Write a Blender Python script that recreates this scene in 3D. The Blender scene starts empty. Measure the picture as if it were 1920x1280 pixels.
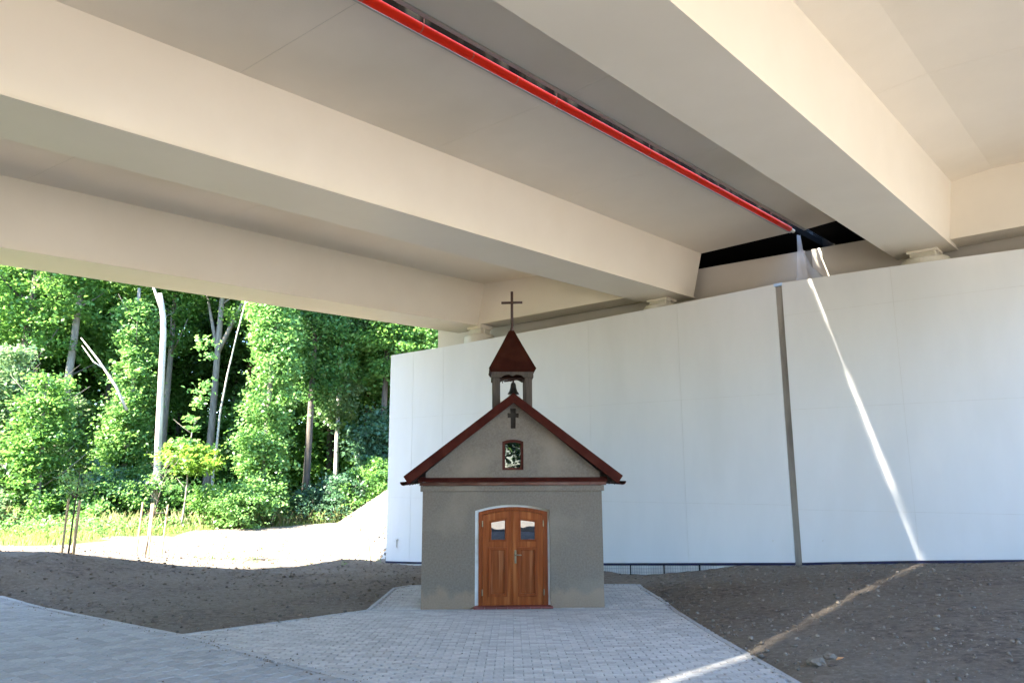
import bpy, bmesh, math, random
import numpy as np
from mathutils import Vector, Matrix, Euler, noise
from mathutils.geometry import tessellate_polygon
R = math.radians
scene = bpy.context.scene
col = scene.collection
rnd = random.Random(7)
nrg = np.random.default_rng(11)

# ------------------------------------------------------------------ camera, sky, sun, exposure
cam_data = bpy.data.cameras.new('camera')
cam_data.lens = 25.5; cam_data.sensor_width = 36.0
cam_data.clip_start = 0.05; cam_data.clip_end = 2000
cam = bpy.data.objects.new('camera', cam_data); col.objects.link(cam)
PITCH = math.atan(250 / 1360)
cam.matrix_world = (Matrix.Translation((0, 0, 2.2)) @ Matrix.Rotation(R(90) + PITCH, 4, 'X')
                    @ Matrix.Rotation(-0.0045, 4, 'Z'))
scene.camera = cam

SUN = Vector((7.05, 4.74, -7.10)).normalized()          # travel direction of the sunlight
SUN_EL = math.asin(-SUN.z)
SUN_AZ = math.atan2(-SUN.x, -SUN.y)                     # compass direction of the sun, from +Y towards +X
world = bpy.data.worlds.new('World'); scene.world = world; world.use_nodes = True
wn = world.node_tree
sky = wn.nodes.new('ShaderNodeTexSky'); sky.sky_type = 'NISHITA'; sky.sun_disc = False
sky.sun_elevation = SUN_EL; sky.sun_rotation = SUN_AZ; sky.altitude = 200
sky.air_density = 1.0; sky.dust_density = 0.3; sky.ozone_density = 4.5
bg = wn.nodes['Background']; bg.inputs['Strength'].default_value = 0.125
wn.links.new(sky.outputs['Color'], bg.inputs['Color'])
sd = bpy.data.lights.new('sun', 'SUN'); sd.energy = 5.0; sd.angle = R(1.1); sd.color = (1.0, 0.925, 0.80)
sun = bpy.data.objects.new('sun', sd); col.objects.link(sun)
sun.rotation_euler = SUN.to_track_quat('-Z', 'Y').to_euler(); sun.location = (-30, -20, 40)

vs = scene.view_settings
scene.display_settings.display_device = 'sRGB'
vs.view_transform = 'Standard'; vs.look = 'None'; vs.gamma = 1.0; vs.use_curve_mapping = False
vs.exposure = 3.8
scene.render.engine = 'CYCLES'
cy = scene.cycles
cy.use_denoising = True
cy.max_bounces = 10; cy.diffuse_bounces = 6; cy.glossy_bounces = 3; cy.transmission_bounces = 6
cy.transparent_max_bounces = 8; cy.caustics_reflective = False; cy.caustics_refractive = False
cy.sample_clamp_indirect = 8.0

# ------------------------------------------------------------------ materials
MATS = {}
def pm(name, c1, c2=None, scale=6.0, rough=0.7, bump=0.0, bscale=None, bdist=0.01, spec=0.5, stretch=(1, 1, 1),
       metallic=0.0, rand=0.0, island=0.0, detail=6.0, c3=None, s3=0.7, lo=.35, hi=.65):
    """noise-mottled principled material in object space"""
    m = bpy.data.materials.new(name); m.use_nodes = True
    nt = m.node_tree; N = nt.nodes; L = nt.links
    b = N['Principled BSDF']; b.inputs['Roughness'].default_value = rough
    b.inputs['Specular IOR Level'].default_value = spec; b.inputs['Metallic'].default_value = metallic
    tc = N.new('ShaderNodeTexCoord'); mp = N.new('ShaderNodeMapping'); mp.inputs['Scale'].default_value = stretch
    L.new(tc.outputs['Object'], mp.inputs['Vector'])
    c2 = c2 or c1
    n1 = N.new('ShaderNodeTexNoise'); n1.inputs['Scale'].default_value = scale; n1.inputs['Detail'].default_value = detail
    n1.inputs['Roughness'].default_value = 0.62
    L.new(mp.outputs[0], n1.inputs['Vector'])
    rp = N.new('ShaderNodeValToRGB'); rp.color_ramp.elements[0].position = lo; rp.color_ramp.elements[1].position = hi
    rp.color_ramp.elements[0].color = (*c1, 1); rp.color_ramp.elements[1].color = (*c2, 1)
    L.new(n1.outputs['Fac'], rp.inputs['Fac'])
    out = rp.outputs['Color']
    if c3:
        n3 = N.new('ShaderNodeTexNoise'); n3.inputs['Scale'].default_value = s3; n3.inputs['Detail'].default_value = 4
        L.new(mp.outputs[0], n3.inputs['Vector'])
        r3 = N.new('ShaderNodeValToRGB'); r3.color_ramp.elements[0].position = .5; r3.color_ramp.elements[1].position = .68
        L.new(n3.outputs['Fac'], r3.inputs['Fac'])
        mx = N.new('ShaderNodeMixRGB'); mx.inputs[2].default_value = (*c3, 1)
        L.new(r3.outputs['Color'], mx.inputs[0]); L.new(out, mx.inputs[1]); out = mx.outputs[0]
    if rand or island:
        if rand:
            oi = N.new('ShaderNodeObjectInfo'); rv = oi.outputs['Random']; amt = rand
        else:
            oi = N.new('ShaderNodeNewGeometry'); rv = oi.outputs['Random Per Island']; amt = island
        mr = N.new('ShaderNodeMapRange'); mr.inputs['To Min'].default_value = 1 - amt; mr.inputs['To Max'].default_value = 1 + amt
        L.new(rv, mr.inputs['Value'])
        hs = N.new('ShaderNodeHueSaturation'); L.new(mr.outputs[0], hs.inputs['Value']); L.new(out, hs.inputs['Color'])
        out = hs.outputs['Color']
    L.new(out, b.inputs['Base Color'])
    if bump:
        nb = N.new('ShaderNodeTexNoise'); nb.inputs['Scale'].default_value = bscale or scale * 4; nb.inputs['Detail'].default_value = 5
        L.new(mp.outputs[0], nb.inputs['Vector'])
        bp = N.new('ShaderNodeBump'); bp.inputs['Strength'].default_value = bump; bp.inputs['Distance'].default_value = bdist
        L.new(nb.outputs['Fac'], bp.inputs['Height']); L.new(bp.outputs[0], b.inputs['Normal'])
    MATS[name] = m
    return m

pm('steel_cream', (.70, .635, .53), (.67, .605, .50), scale=.8, rough=.45, spec=.35, bump=.12, bscale=1.3, bdist=.02, c3=(.65, .585, .48), s3=.22)
pm('soffit_paint', (.76, .685, .57), (.72, .645, .53), scale=.5, rough=.75, bump=.12, bscale=30, c3=(.66, .59, .475), s3=.3)
pm('white_wall', (.645, .645, .645), (.615, .617, .618), scale=1.6, rough=.55, spec=.3, bump=.04, bscale=25, stretch=(1, 1, .3), c3=(.602, .602, .598), s3=.9)
pm('concrete', (.40, .385, .36), (.30, .29, .27), scale=3, rough=.85, bump=.3, bscale=40)
pm('concrete_light', (.60, .59, .56), (.48, .47, .45), scale=4, rough=.85, bump=.3, bscale=30)
pm('backwall_paint', (.56, .51, .44), (.52, .47, .40), scale=.6, rough=.7)
pm('groove_board', (.30, .27, .23), (.16, .145, .125), scale=5, rough=.85, stretch=(1, 1, .12), bump=.4, bscale=20)
pm('cap_foam', (.35, .50, .75), (.45, .6, .82), scale=8, rough=.6)
pm('navy_membrane', (.006, .008, .06), (.008, .008, .02), scale=5, rough=.4)
pm('flat_black', (.012, .011, .010), rough=1.0, spec=.02)
pm('stained_edge', (.012, .0075, .0035), (.005, .0035, .002), scale=1.2, rough=.9, spec=.02, stretch=(2.2, 2.2, .5), c3=(.05, .038, .022), s3=1.7)
pm('drip_steel', (.46, .43, .37), (.40, .37, .32), scale=3, rough=.5)
pm('pipe_red', (.88, .030, .006), (.80, .024, .005), scale=4, rough=.5, spec=.15)
pm('pipe_white', (.82, .82, .8), rough=.4)
pm('collar_grey', (.6, .10, .07), rough=.7, spec=.2)
pm('clamp_steel', (.55, .53, .5), rough=.35, metallic=.6)
pm('bearing_paint', (.60, .56, .46), (.54, .50, .42), scale=5, rough=.5)
pm('plaster', (.216, .180, .144), (.160, .133, .107), scale=34, rough=.95, spec=.1, bump=.8, bscale=150, bdist=.008, c3=(.255, .21, .162), s3=.9)
def base_stain(mat, z0, z1, colr):
    nt = MATS[mat].node_tree; N = nt.nodes; L = nt.links; b = N['Principled BSDF']
    src = b.inputs['Base Color'].links[0].from_socket
    tc = N.new('ShaderNodeTexCoord'); sx = N.new('ShaderNodeSeparateXYZ'); L.new(tc.outputs['Object'], sx.inputs[0])
    nz = N.new('ShaderNodeTexNoise'); nz.inputs['Scale'].default_value = 4.5; nz.inputs['Detail'].default_value = 6; L.new(tc.outputs['Object'], nz.inputs['Vector'])
    mr = N.new('ShaderNodeMapRange'); mr.inputs['From Min'].default_value = z1; mr.inputs['From Max'].default_value = z0; L.new(sx.outputs['Z'], mr.inputs['Value'])
    ad = N.new('ShaderNodeMath'); ad.operation = 'ADD'; L.new(mr.outputs[0], ad.inputs[0]); L.new(nz.outputs['Fac'], ad.inputs[1])
    rp = N.new('ShaderNodeValToRGB'); rp.color_ramp.elements[0].position = .72; rp.color_ramp.elements[1].position = 1.15 if False else 1.0
    L.new(ad.outputs[0], rp.inputs['Fac'])
    mx = N.new('ShaderNodeMixRGB'); mx.inputs[2].default_value = (*colr, 1)
    sc = N.new('ShaderNodeMath'); sc.operation = 'MULTIPLY'; sc.inputs[1].default_value = .4; L.new(rp.outputs[0], sc.inputs[0])
    L.new(sc.outputs[0], mx.inputs[0]); L.new(src, mx.inputs[1]); L.new(mx.outputs[0], b.inputs['Base Color'])
base_stain('plaster', 0.0, .42, (.38, .265, .17))
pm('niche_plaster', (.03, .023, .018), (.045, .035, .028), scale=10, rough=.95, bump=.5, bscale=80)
pm('white_reveal', (.72, .71, .68), (.60, .59, .56), scale=5, rough=.8, c3=(.36, .29, .2), s3=1.6, bump=.2, bscale=60)
pm('red_metal', (.056, .011, .007), (.041, .008, .005), scale=9, rough=.8, spec=.08, c3=(.068, .017, .011), s3=4)
pm('roll_paint', (.165, .075, .052), (.12, .05, .036), scale=6, rough=.7, spec=.2, c3=(.2, .12, .09), s3=3)
pm('spire_metal', (.036, .009, .005), (.027, .0065, .0038), scale=6, rough=.8, spec=.05, c3=(.044, .013, .007), s3=2.5)
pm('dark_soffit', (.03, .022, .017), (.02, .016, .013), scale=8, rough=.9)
pm('old_timber', (.085, .063, .046), (.042, .032, .024), scale=8, rough=.85, stretch=(3, 3, .25), bump=.5, bscale=25)
pm('cross_iron', (.035, .018, .014), (.06, .026, .018), scale=20, rough=.6)
pm('bell_bronze', (.05, .045, .035), (.03, .027, .022), scale=14, rough=.45, metallic=.6)
pm('door_wood', (.27, .068, .016), (.175, .04, .009), scale=3.2, rough=.38, stretch=(9, 9, .45), bump=.15, bscale=14, spec=.12, c3=(.36, .115, .032), s3=1.3)
pm('frame_wood', (.25, .06, .015), (.16, .036, .009), scale=3.2, spec=.12, rough=.45, stretch=(9, 9, .45), bump=.15, bscale=14)
pm('panel_wood', (.24, .06, .014), (.15, .036, .008), scale=3, spec=.12, rough=.45, stretch=(9, 9, .4), bump=.15, bscale=14, c3=(.32, .12, .045), s3=2.2)
pm('window_wood', (.085, .02, .012), (.06, .014, .009), scale=5, rough=.7, spec=.15)
pm('brass', (.30, .26, .17), (.2, .17, .11), scale=12, rough=.4, metallic=.8)
pm('step_red', (.19, .045, .035), (.14, .034, .026), scale=9, rough=.6, rand=.18, bump=.2, bscale=60)
pm('paver_part', (.44, .43, .415), (.36, .35, .335), scale=25, rough=.85, rand=.16, bump=.3, bscale=160, bdist=.004)
pm('paver_mass', (.44, .43, .415), (.36, .35, .335), scale=25, rough=.85, island=.16, bump=.3, bscale=160, bdist=.004)
pm('slab_part', (.335, .34, .345), (.275, .28, .285), scale=18, rough=.82, rand=.15, bump=.3, bscale=140, bdist=.004)
pm('slab_mass', (.335, .34, .345), (.275, .28, .285), scale=18, rough=.82, island=.15, bump=.3, bscale=140, bdist=.004)
pm('kerb_concrete', (.37, .375, .38), (.30, .305, .31), scale=20, rough=.85, rand=.08, bump=.3, bscale=120, bdist=.004)
pm('clod_earth', (.19, .155, .12), (.11, .088, .068), scale=8, rough=.95, island=.35)
pm('pebble_stone', (.23, .195, .155), (.13, .11, .088), scale=8, rough=.95, spec=.1, island=.4)
pm('rust', (.13, .05, .03), (.08, .03, .02), scale=20, rough=.85)
pm('grey_hose', (.16, .17, .2), rough=.5)
pm('slope_gravel', (.55, .5, .42), (.42, .38, .32), scale=40, rough=.95)
pm('bark_pale', (.46, .42, .36), (.30, .27, .23), scale=3, rough=.9, stretch=(2, 2, .5), bump=.6, bscale=14, bdist=.03)
pm('bark_grey', (.24, .21, .175), (.13, .115, .095), scale=4, rough=.95, stretch=(3, 3, .5), bump=.8, bscale=14, bdist=.03)
pm('bark_dark', (.10, .085, .07), (.055, .045, .036), scale=4, rough=.95, stretch=(3, 3, .5), bump=.8, bscale=14, bdist=.03)
pm('bark_pine', (.27, .12, .065), (.16, .075, .045), scale=4, rough=.95, stretch=(3, 3, .6), bump=.8, bscale=12, bdist=.03)
pm('stake_wood', (.52, .40, .26), (.42, .31, .19), scale=6, rough=.8, stretch=(4, 4, .5))
pm('tie_dark', (.05, .045, .04), rough=.8)

def leaf_mat(name, c, c2, trans=.45, rough=.42):
    m = bpy.data.materials.new(name); m.use_nodes = True
    nt = m.node_tree; N = nt.nodes; L = nt.links
    b = N['Principled BSDF']; b.inputs['Roughness'].default_value = rough; b.inputs['Specular IOR Level'].default_value = .45
    ge = N.new('ShaderNodeNewGeometry')
    rp = N.new('ShaderNodeValToRGB'); rp.color_ramp.elements[0].color = (*c, 1); rp.color_ramp.elements[1].color = (*c2, 1)
    L.new(ge.outputs['Random Per Island'], rp.inputs['Fac'])
    L.new(rp.outputs[0], b.inputs['Base Color'])
    tr = N.new('ShaderNodeBsdfTranslucent')
    hs = N.new('ShaderNodeHueSaturation'); hs.inputs['Saturation'].default_value = 1.1; hs.inputs['Value'].default_value = 1.5
    hs.inputs['Hue'].default_value = .485
    L.new(rp.outputs[0], hs.inputs['Color']); L.new(hs.outputs[0], tr.inputs['Color'])
    mx = N.new('ShaderNodeMixShader'); mx.inputs[0].default_value = trans
    L.new(b.outputs[0], mx.inputs[1]); L.new(tr.outputs[0], mx.inputs[2])
    L.new(mx.outputs[0], N['Material Output'].inputs['Surface'])
    MATS[name] = m
leaf_mat('leaf_mid', (.07, .17, .04), (.14, .27, .075), trans=.5)
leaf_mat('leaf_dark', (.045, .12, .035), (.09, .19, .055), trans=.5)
leaf_mat('leaf_bright', (.095, .215, .055), (.165, .30, .10), trans=.45)
leaf_mat('leaf_yellow', (.115, .225, .04), (.18, .30, .065), trans=.5)
leaf_mat('leaf_silver', (.105, .19, .08), (.20, .29, .14), trans=.45, rough=.38)
leaf_mat('leaf_blue', (.045, .11, .06), (.10, .18, .10), trans=.4)
leaf_mat('needle', (.03, .06, .025), (.05, .085, .035), trans=.2)
leaf_mat('grass_blade', (.13, .20, .05), (.24, .30, .11), trans=.4)
leaf_mat('grass_tall', (.16, .22, .07), (.33, .31, .19), trans=.4)
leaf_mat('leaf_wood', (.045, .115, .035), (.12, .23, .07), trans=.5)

def glass_mat(name, ior):
    m = bpy.data.materials.new(name); m.use_nodes = True
    nt = m.node_tree; N = nt.nodes; L = nt.links
    b = N['Principled BSDF']; b.inputs['Base Color'].default_value = (.003, .004, .008, 1); b.inputs['Roughness'].default_value = .01
    b.inputs['IOR'].default_value = ior
    nz = N.new('ShaderNodeTexNoise'); nz.inputs['Scale'].default_value = 4; nz.inputs['Detail'].default_value = 1
    tc = N.new('ShaderNodeTexCoord'); L.new(tc.outputs['Object'], nz.inputs['Vector'])
    bp = N.new('ShaderNodeBump'); bp.inputs['Strength'].default_value = .02; bp.inputs['Distance'].default_value = .05
    L.new(nz.outputs['Fac'], bp.inputs['Height']); L.new(bp.outputs[0], b.inputs['Normal'])
    MATS[name] = m
glass_mat('pane_glass', 2.1)
glass_mat('gable_glass', 1.75)

fm = bpy.data.materials.new('sheet_white'); fm.use_nodes = True
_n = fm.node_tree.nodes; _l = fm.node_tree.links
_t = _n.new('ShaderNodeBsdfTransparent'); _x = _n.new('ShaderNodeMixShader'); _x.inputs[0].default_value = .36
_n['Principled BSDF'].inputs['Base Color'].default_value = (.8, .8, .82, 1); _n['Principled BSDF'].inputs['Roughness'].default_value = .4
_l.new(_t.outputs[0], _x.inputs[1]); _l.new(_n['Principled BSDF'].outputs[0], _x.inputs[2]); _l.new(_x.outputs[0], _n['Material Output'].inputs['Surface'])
MATS['sheet_white'] = fm

# ------------------------------------------------------------------ builders
def tag(o, label=None, cat=None, group=None, kind=None):
    if label: o['label'] = label
    if cat: o['category'] = cat
    if group: o['group'] = group
    if kind: o['kind'] = kind
    return o
def empty(name, loc=(0, 0, 0), rz=0.0):
    o = bpy.data.objects.new(name, None); col.objects.link(o)
    o.location = loc; o.rotation_euler = (0, 0, rz); o.empty_display_size = .2
    return o
class MB:
    def __init__(s): s.v = []; s.f = []
    def add(s, vs, fs):
        k = len(s.v); s.v.extend([tuple(p) for p in vs]); s.f.extend([tuple(i + k for i in f) for f in fs]); return s
    def box(s, x0, x1, y0, y1, z0, z1):
        return s.add([(x0,y0,z0),(x1,y0,z0),(x1,y1,z0),(x0,y1,z0),(x0,y0,z1),(x1,y0,z1),(x1,y1,z1),(x0,y1,z1)],
                     [(3,2,1,0),(4,5,6,7),(0,1,5,4),(1,2,6,5),(2,3,7,6),(3,0,4,7)])
    def hexa(s, p):   # 8 corners ordered like box
        return s.add(p, [(3,2,1,0),(4,5,6,7),(0,1,5,4),(1,2,6,5),(2,3,7,6),(3,0,4,7)])
    def prism(s, poly, a, b):   # poly: list of points mapped by functions a(pt), b(pt) to the two end caps
        n = len(poly); va = [a(p) for p in poly]; vb = [b(p) for p in poly]
        return s.add(va + vb, [tuple(range(n - 1, -1, -1)), tuple(range(n, 2 * n))] + [(i, (i + 1) % n, n + (i + 1) % n, n + i) for i in range(n)])
    def tube(s, pts, radii, seg=8, cap=True):
        pts = [Vector(p) for p in pts]
        if not hasattr(radii, '__len__'): radii = [radii] * len(pts)
        rings = []; up = Vector((0, 0, 1))
        prev = None
        for i, p in enumerate(pts):
            d = (pts[min(i + 1, len(pts) - 1)] - pts[max(i - 1, 0)]).normalized()
            if prev is None:
                a = d.orthogonal().normalized()
            else:
                a = (prev - d * prev.dot(d)).normalized()
            prev = a; b = d.cross(a)
            rings.append([p + (a * math.cos(2 * math.pi * k / seg) + b * math.sin(2 * math.pi * k / seg)) * radii[i] for k in range(seg)])
        vs = [q for r in rings for q in r]; fs = []
        for i in range(len(pts) - 1):
            for k in range(seg):
                fs.append((i * seg + k, i * seg + (k + 1) % seg, (i + 1) * seg + (k + 1) % seg, (i + 1) * seg + k))
        if cap:
            fs.append(tuple(range(seg - 1, -1, -1))); fs.append(tuple(range((len(pts) - 1) * seg, len(pts) * seg)))
        return s.add(vs, fs)
    def lathe(s, prof, cx, cy, seg=24):   # prof: (r, z)
        vs = []; fs = []
        for r, z in prof:
            for k in range(seg):
                vs.append((cx + r * math.cos(2 * math.pi * k / seg), cy + r * math.sin(2 * math.pi * k / seg), z))
        for i in range(len(prof) - 1):
            for k in range(seg):
                fs.append((i * seg + k, i * seg + (k + 1) % seg, (i + 1) * seg + (k + 1) % seg, (i + 1) * seg + k))
        fs.append(tuple(range(seg - 1, -1, -1))); fs.append(tuple(range((len(prof) - 1) * seg, len(prof) * seg)))
        return s.add(vs, fs)
    def plate(s, outer, holes, y0, y1):   # outlines in (x, z), thickness along y; y0 is the front
        loops = [outer] + list(holes)
        flat = [p for lp in loops for p in lp]
        tri = tessellate_polygon([[Vector((p[0], p[1], 0)) for p in lp] for lp in loops])
        n = len(flat)
        vs = [(p[0], y0, p[1]) for p in flat] + [(p[0], y1, p[1]) for p in flat]
        fs = []
        for t in tri:
            a, b, c = [flat[i] for i in t]
            ar = (b[0] - a[0]) * (c[1] - a[1]) - (b[1] - a[1]) * (c[0] - a[0])
            t = tuple(t) if ar > 0 else tuple(reversed(t))
            fs.append(t); fs.append(tuple(i + n for i in reversed(t)))
        k = 0
        for lp in loops:
            m = len(lp)
            for i in range(m):
                a, b = k + i, k + (i + 1) % m
                fs.append((a, a + n, b + n, b))
            k += m
        return s.add(vs, fs)
    def mesh(s, name, mat, smooth=False, fixn=True):
        me = bpy.data.meshes.new(name); me.from_pydata(s.v, [], s.f); 
        if fixn:
            bm = bmesh.new(); bm.from_mesh(me); bmesh.ops.recalc_face_normals(bm, faces=bm.faces[:]); bm.to_mesh(me); bm.free()
        if smooth: me.polygons.foreach_set('use_smooth', [True] * len(me.polygons))
        me.materials.append(MATS[mat] if isinstance(mat, str) else mat); me.update()
        return me
    def build(s, name, mat, parent=None, smooth=False, bevel=0.0, fixn=True):
        me = s.mesh(name, mat, smooth, fixn)
        if bevel:
            bm = bmesh.new(); bm.from_mesh(me)
            es = [e for e in bm.edges if len(e.link_faces) == 2 and e.calc_face_angle(0) > .6]
            bmesh.ops.bevel(bm, geom=es, offset=bevel, segments=1, affect='EDGES', clamp_overlap=True)
            bm.to_mesh(me); bm.free()
        o = bpy.data.objects.new(name, me); col.objects.link(o)
        if parent: o.parent = parent
        return o
def share(name, me, parent, loc, rot=(0, 0, 0), scale=(1, 1, 1)):
    o = bpy.data.objects.new(name, me); col.objects.link(o); o.parent = parent
    o.location = loc; o.rotation_euler = rot; o.scale = scale
    return o

# ------------------------------------------------------------------ ground heights
CTRL = [(-10.43,15.29,.65),(-9.92,15.85,.55),(-9.36,16.47,.43),(-8.27,17.66,.15),(-6.83,19.25,-.19),(-5.35,20.88,-.28),(-4.26,22.08,-.12),(-9.19,13.59,.1),(-6.51,11.75,.11),(-4.34,10.0,.18),(-3.5,11.21,.1),(-2.41,12.65,0),(-2.36,13.88,0),(-2.35,15.38,0),(2.52,15.42,-.01),(2.67,13.22,-.01),(2.58,10.09,.14),(2.53,8.36,.24),(2.5,7.03,.32),(-3.82,22.57,-.37),(-2.65,21.75,-.31),(-.9,20.51,-.19),(.8,19.32,-.06),(2.24,18.3,.0),(5.06,16.31,.27),(5.94,15.69,.33),(6.81,15.08,.42),(7.59,14.53,.49),(8.32,14.02,.56),(9.13,13.45,.64),(2.76,17.93,-.05),(3.43,17.46,-.02),(2.42,18.18,-.08),(10.82,12.25,.75),(12.87,10.81,.75),(4.4,10.6,.35),(3.6,9,.3),(4.2,8,.4),(5.5,8.5,.5),(6.5,11.5,.5),(8,11,.62),(6,6,.45),(12,9,.75),(14,5,.55),(4,12.5,.25),(3.4,14.5,.12),(0,16.9,0),(-3.2,14,0),(-2.9,18,-.1),(-5,17,-.12),(-7.5,14.5,.05),(4,4,.32),(5,0,.28),(0,-3,.2),(-5,-8,-.1),(10,-12,-.4),(0,-25,-.5),(-8,25,-.2),(-12,22,.1),(-9.5,30,-.1),(-14,28,0),(-6,33,.1),(-16,20,.45),(-20,34,.2),(-10,38,.2),(0,40,.3),(-25,24,.4),(-30,40,.3),(-20,14,.7),(-14,9,.7),(-25,5,.7),(10,40,.3),(20,20,.8),(25,0,.1),(0,-10,-.3),(-20,-15,.1),(20,-20,-.5)]
CT = np.array(CTRL)
def solve_tps(lam):
    n = len(CT); d = ((CT[:, None, :2] - CT[None, :, :2]) ** 2).sum(-1)
    K = .5 * d * np.log(d + 1e-9) + lam * np.eye(n); P = np.c_[np.ones(n), CT[:, :2]]
    A = np.block([[K, P], [P.T, np.zeros((3, 3))]])
    return np.linalg.solve(A, np.r_[CT[:, 2], np.zeros(3)])
TPS = solve_tps(1.2)
def pave_z(x, y): return np.minimum(.34, .05 * np.maximum(0., 12.6 - y)) + .015 * np.maximum(0., -x - 2)
def ground_np(x, y):
    x = np.asarray(x, float).ravel(); y = np.asarray(y, float).ravel()
    d = (x[:, None] - CT[None, :, 0]) ** 2 + (y[:, None] - CT[None, :, 1]) ** 2
    z = (.5 * d * np.log(d + 1e-9)) @ TPS[:len(CT)] + TPS[-3] + TPS[-2] * x + TPS[-1] * y
    far = np.clip((np.hypot(x + 3, y - 14) - 24) / 22, 0, 1); far = far * far * (3 - 2 * far)
    z = np.clip(z, -1.2, 1.4) * (1 - far) + .1 * far
    dd = np.hypot(x + .5, y - 27.)
    e = 4.4 - .67 * dd
    kk = .35; h = np.clip(.5 + .5 * (e - z) / kk, 0, 1)
    dw = (x - 2.243) * .5765 + (y - 18.3) * .8171; z = z - .085 * np.clip(1 - np.abs(dw + .1) / .9, 0, 1) * (y > 9) * np.clip((4.4 - x) / 1.4, 0, 1); bh = np.clip((dw + .1) / 1.5, 0, 1); bh = bh * bh * (3 - 2 * bh)   # the slope lies behind the line of the wall
    return np.where(dd < 9, (z * (1 - h) + e * h + kk * h * (1 - h)) * bh + z * (1 - bh), z)
def gz(x, y): return float(ground_np([x], [y])[0])
PATH_EDGE = [(-24.0, 24.6), (-9.19, 13.59), (-4.34, 10.0), (-1.14, 7.15), (2.68, 3.6), (14, -6.6)]
PLAZA = [(-2.35, 15.05), (-2.05, 15.42), (2.52, 15.42), (2.67, 13.22), (2.63, 10.2), (2.68, 7.2), (2.68, 3.6), (-1.14, 7.15), (-4.34, 10.0), (-2.41, 12.65)]
def inpoly(px, py, poly):
    px = np.asarray(px); py = np.asarray(py); r = np.zeros(px.shape, bool)
    n = len(poly); j = n - 1
    for i in range(n):
        xi, yi = poly[i]; xj, yj = poly[j]
        if yi != yj:
            r ^= ((yi > py) != (yj > py)) & (px < (xj - xi) * (py - yi) / (yj - yi) + xi)
        j = i
    return r
PATH = PATH_EDGE[1:5] + [(2.0, -2.0), (-6, -1.0), (-13.5, 6.0), (-13.5, 16.8)]

def seg_dist(px, py, line):
    best = np.full(px.shape, 1e9)
    for (x0, y0), (x1, y1) in zip(line[:-1], line[1:]):
        t = np.clip(((px - x0) * (x1 - x0) + (py - y0) * (y1 - y0)) / ((x1 - x0) ** 2 + (y1 - y0) ** 2), 0, 1)
        best = np.minimum(best, np.hypot(px - x0 - t * (x1 - x0), py - y0 - t * (y1 - y0)))
    return best
def noise_np(xs, ys, sc, seed):
    return np.array([noise.fractal(Vector((x * sc, y * sc, seed)), 1.0, 2.0, 4) for x, y in zip(xs, ys)])

gx = np.concatenate([[-420, -250, -150, -100, -70, -50, -40], np.arange(-34, -12, .8), np.arange(-12, 10, .11), np.arange(10, 24, .9), [26, 30, 40, 60, 100, 160, 260, 420]])
gy = np.concatenate([[-420, -250, -150, -100, -70, -50, -35, -24, -16, -10, -6, -3, 0, 2, 4], np.arange(5, 23.5, .11), np.arange(23.5, 38, .4), [40, 44, 50, 58, 70, 90, 130, 200, 300, 420]])
GX, GY = np.meshgrid(gx, gy); X = GX.ravel(); Y = GY.ravel()
Z = np.concatenate([ground_np(X[i:i + 20000], Y[i:i + 20000]) for i in range(0, len(X), 20000)])
inp = inpoly(X, Y, PLAZA) | inpoly(X, Y, PATH)
near = (X > -13) & (X < 11) & (Y > 4) & (Y < 26)
NZ = np.zeros_like(Z); idx = np.where(near)[0]
NZ[idx] = noise_np(X[idx], Y[idx], 1.1, 3.0) * .022 + noise_np(X[idx], Y[idx], 5.0, 9.0) * .018
ED = np.clip(np.minimum(seg_dist(X, Y, PLAZA + PLAZA[:1]), seg_dist(X, Y, PATH_EDGE)) / .45, 0, 1)
Z = Z + NZ * ED - .03 * (1 - ED)
Z[inp] = pave_z(X[inp], Y[inp]) - .028
gv = np.stack([X, Y, Z], 1); nxg = len(gx); nyg = len(gy)
ii, jj = np.meshgrid(np.arange(nxg - 1), np.arange(nyg - 1)); base = (jj * nxg + ii).ravel()
gf = np.stack([base, base + 1, base + nxg + 1, base + nxg], 1)

def np_mesh(name, verts, faces, mat, smooth=False):
    me = bpy.data.meshes.new(name); nv = len(verts); nf, k = faces.shape
    me.vertices.add(nv); me.vertices.foreach_set('co', np.asarray(verts, np.float32).ravel())
    me.loops.add(nf * k); me.loops.foreach_set('vertex_index', faces.astype(np.int32).ravel())
    me.polygons.add(nf); me.polygons.foreach_set('loop_start', np.arange(0, nf * k, k, dtype=np.int32))
    me.polygons.foreach_set('loop_total', np.full(nf, k, np.int32))
    me.update(calc_edges=True)
    if smooth: me.polygons.foreach_set('use_smooth', np.ones(nf, bool))
    me.materials.append(MATS[mat] if isinstance(mat, str) else mat); me.validate()
    return me

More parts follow.
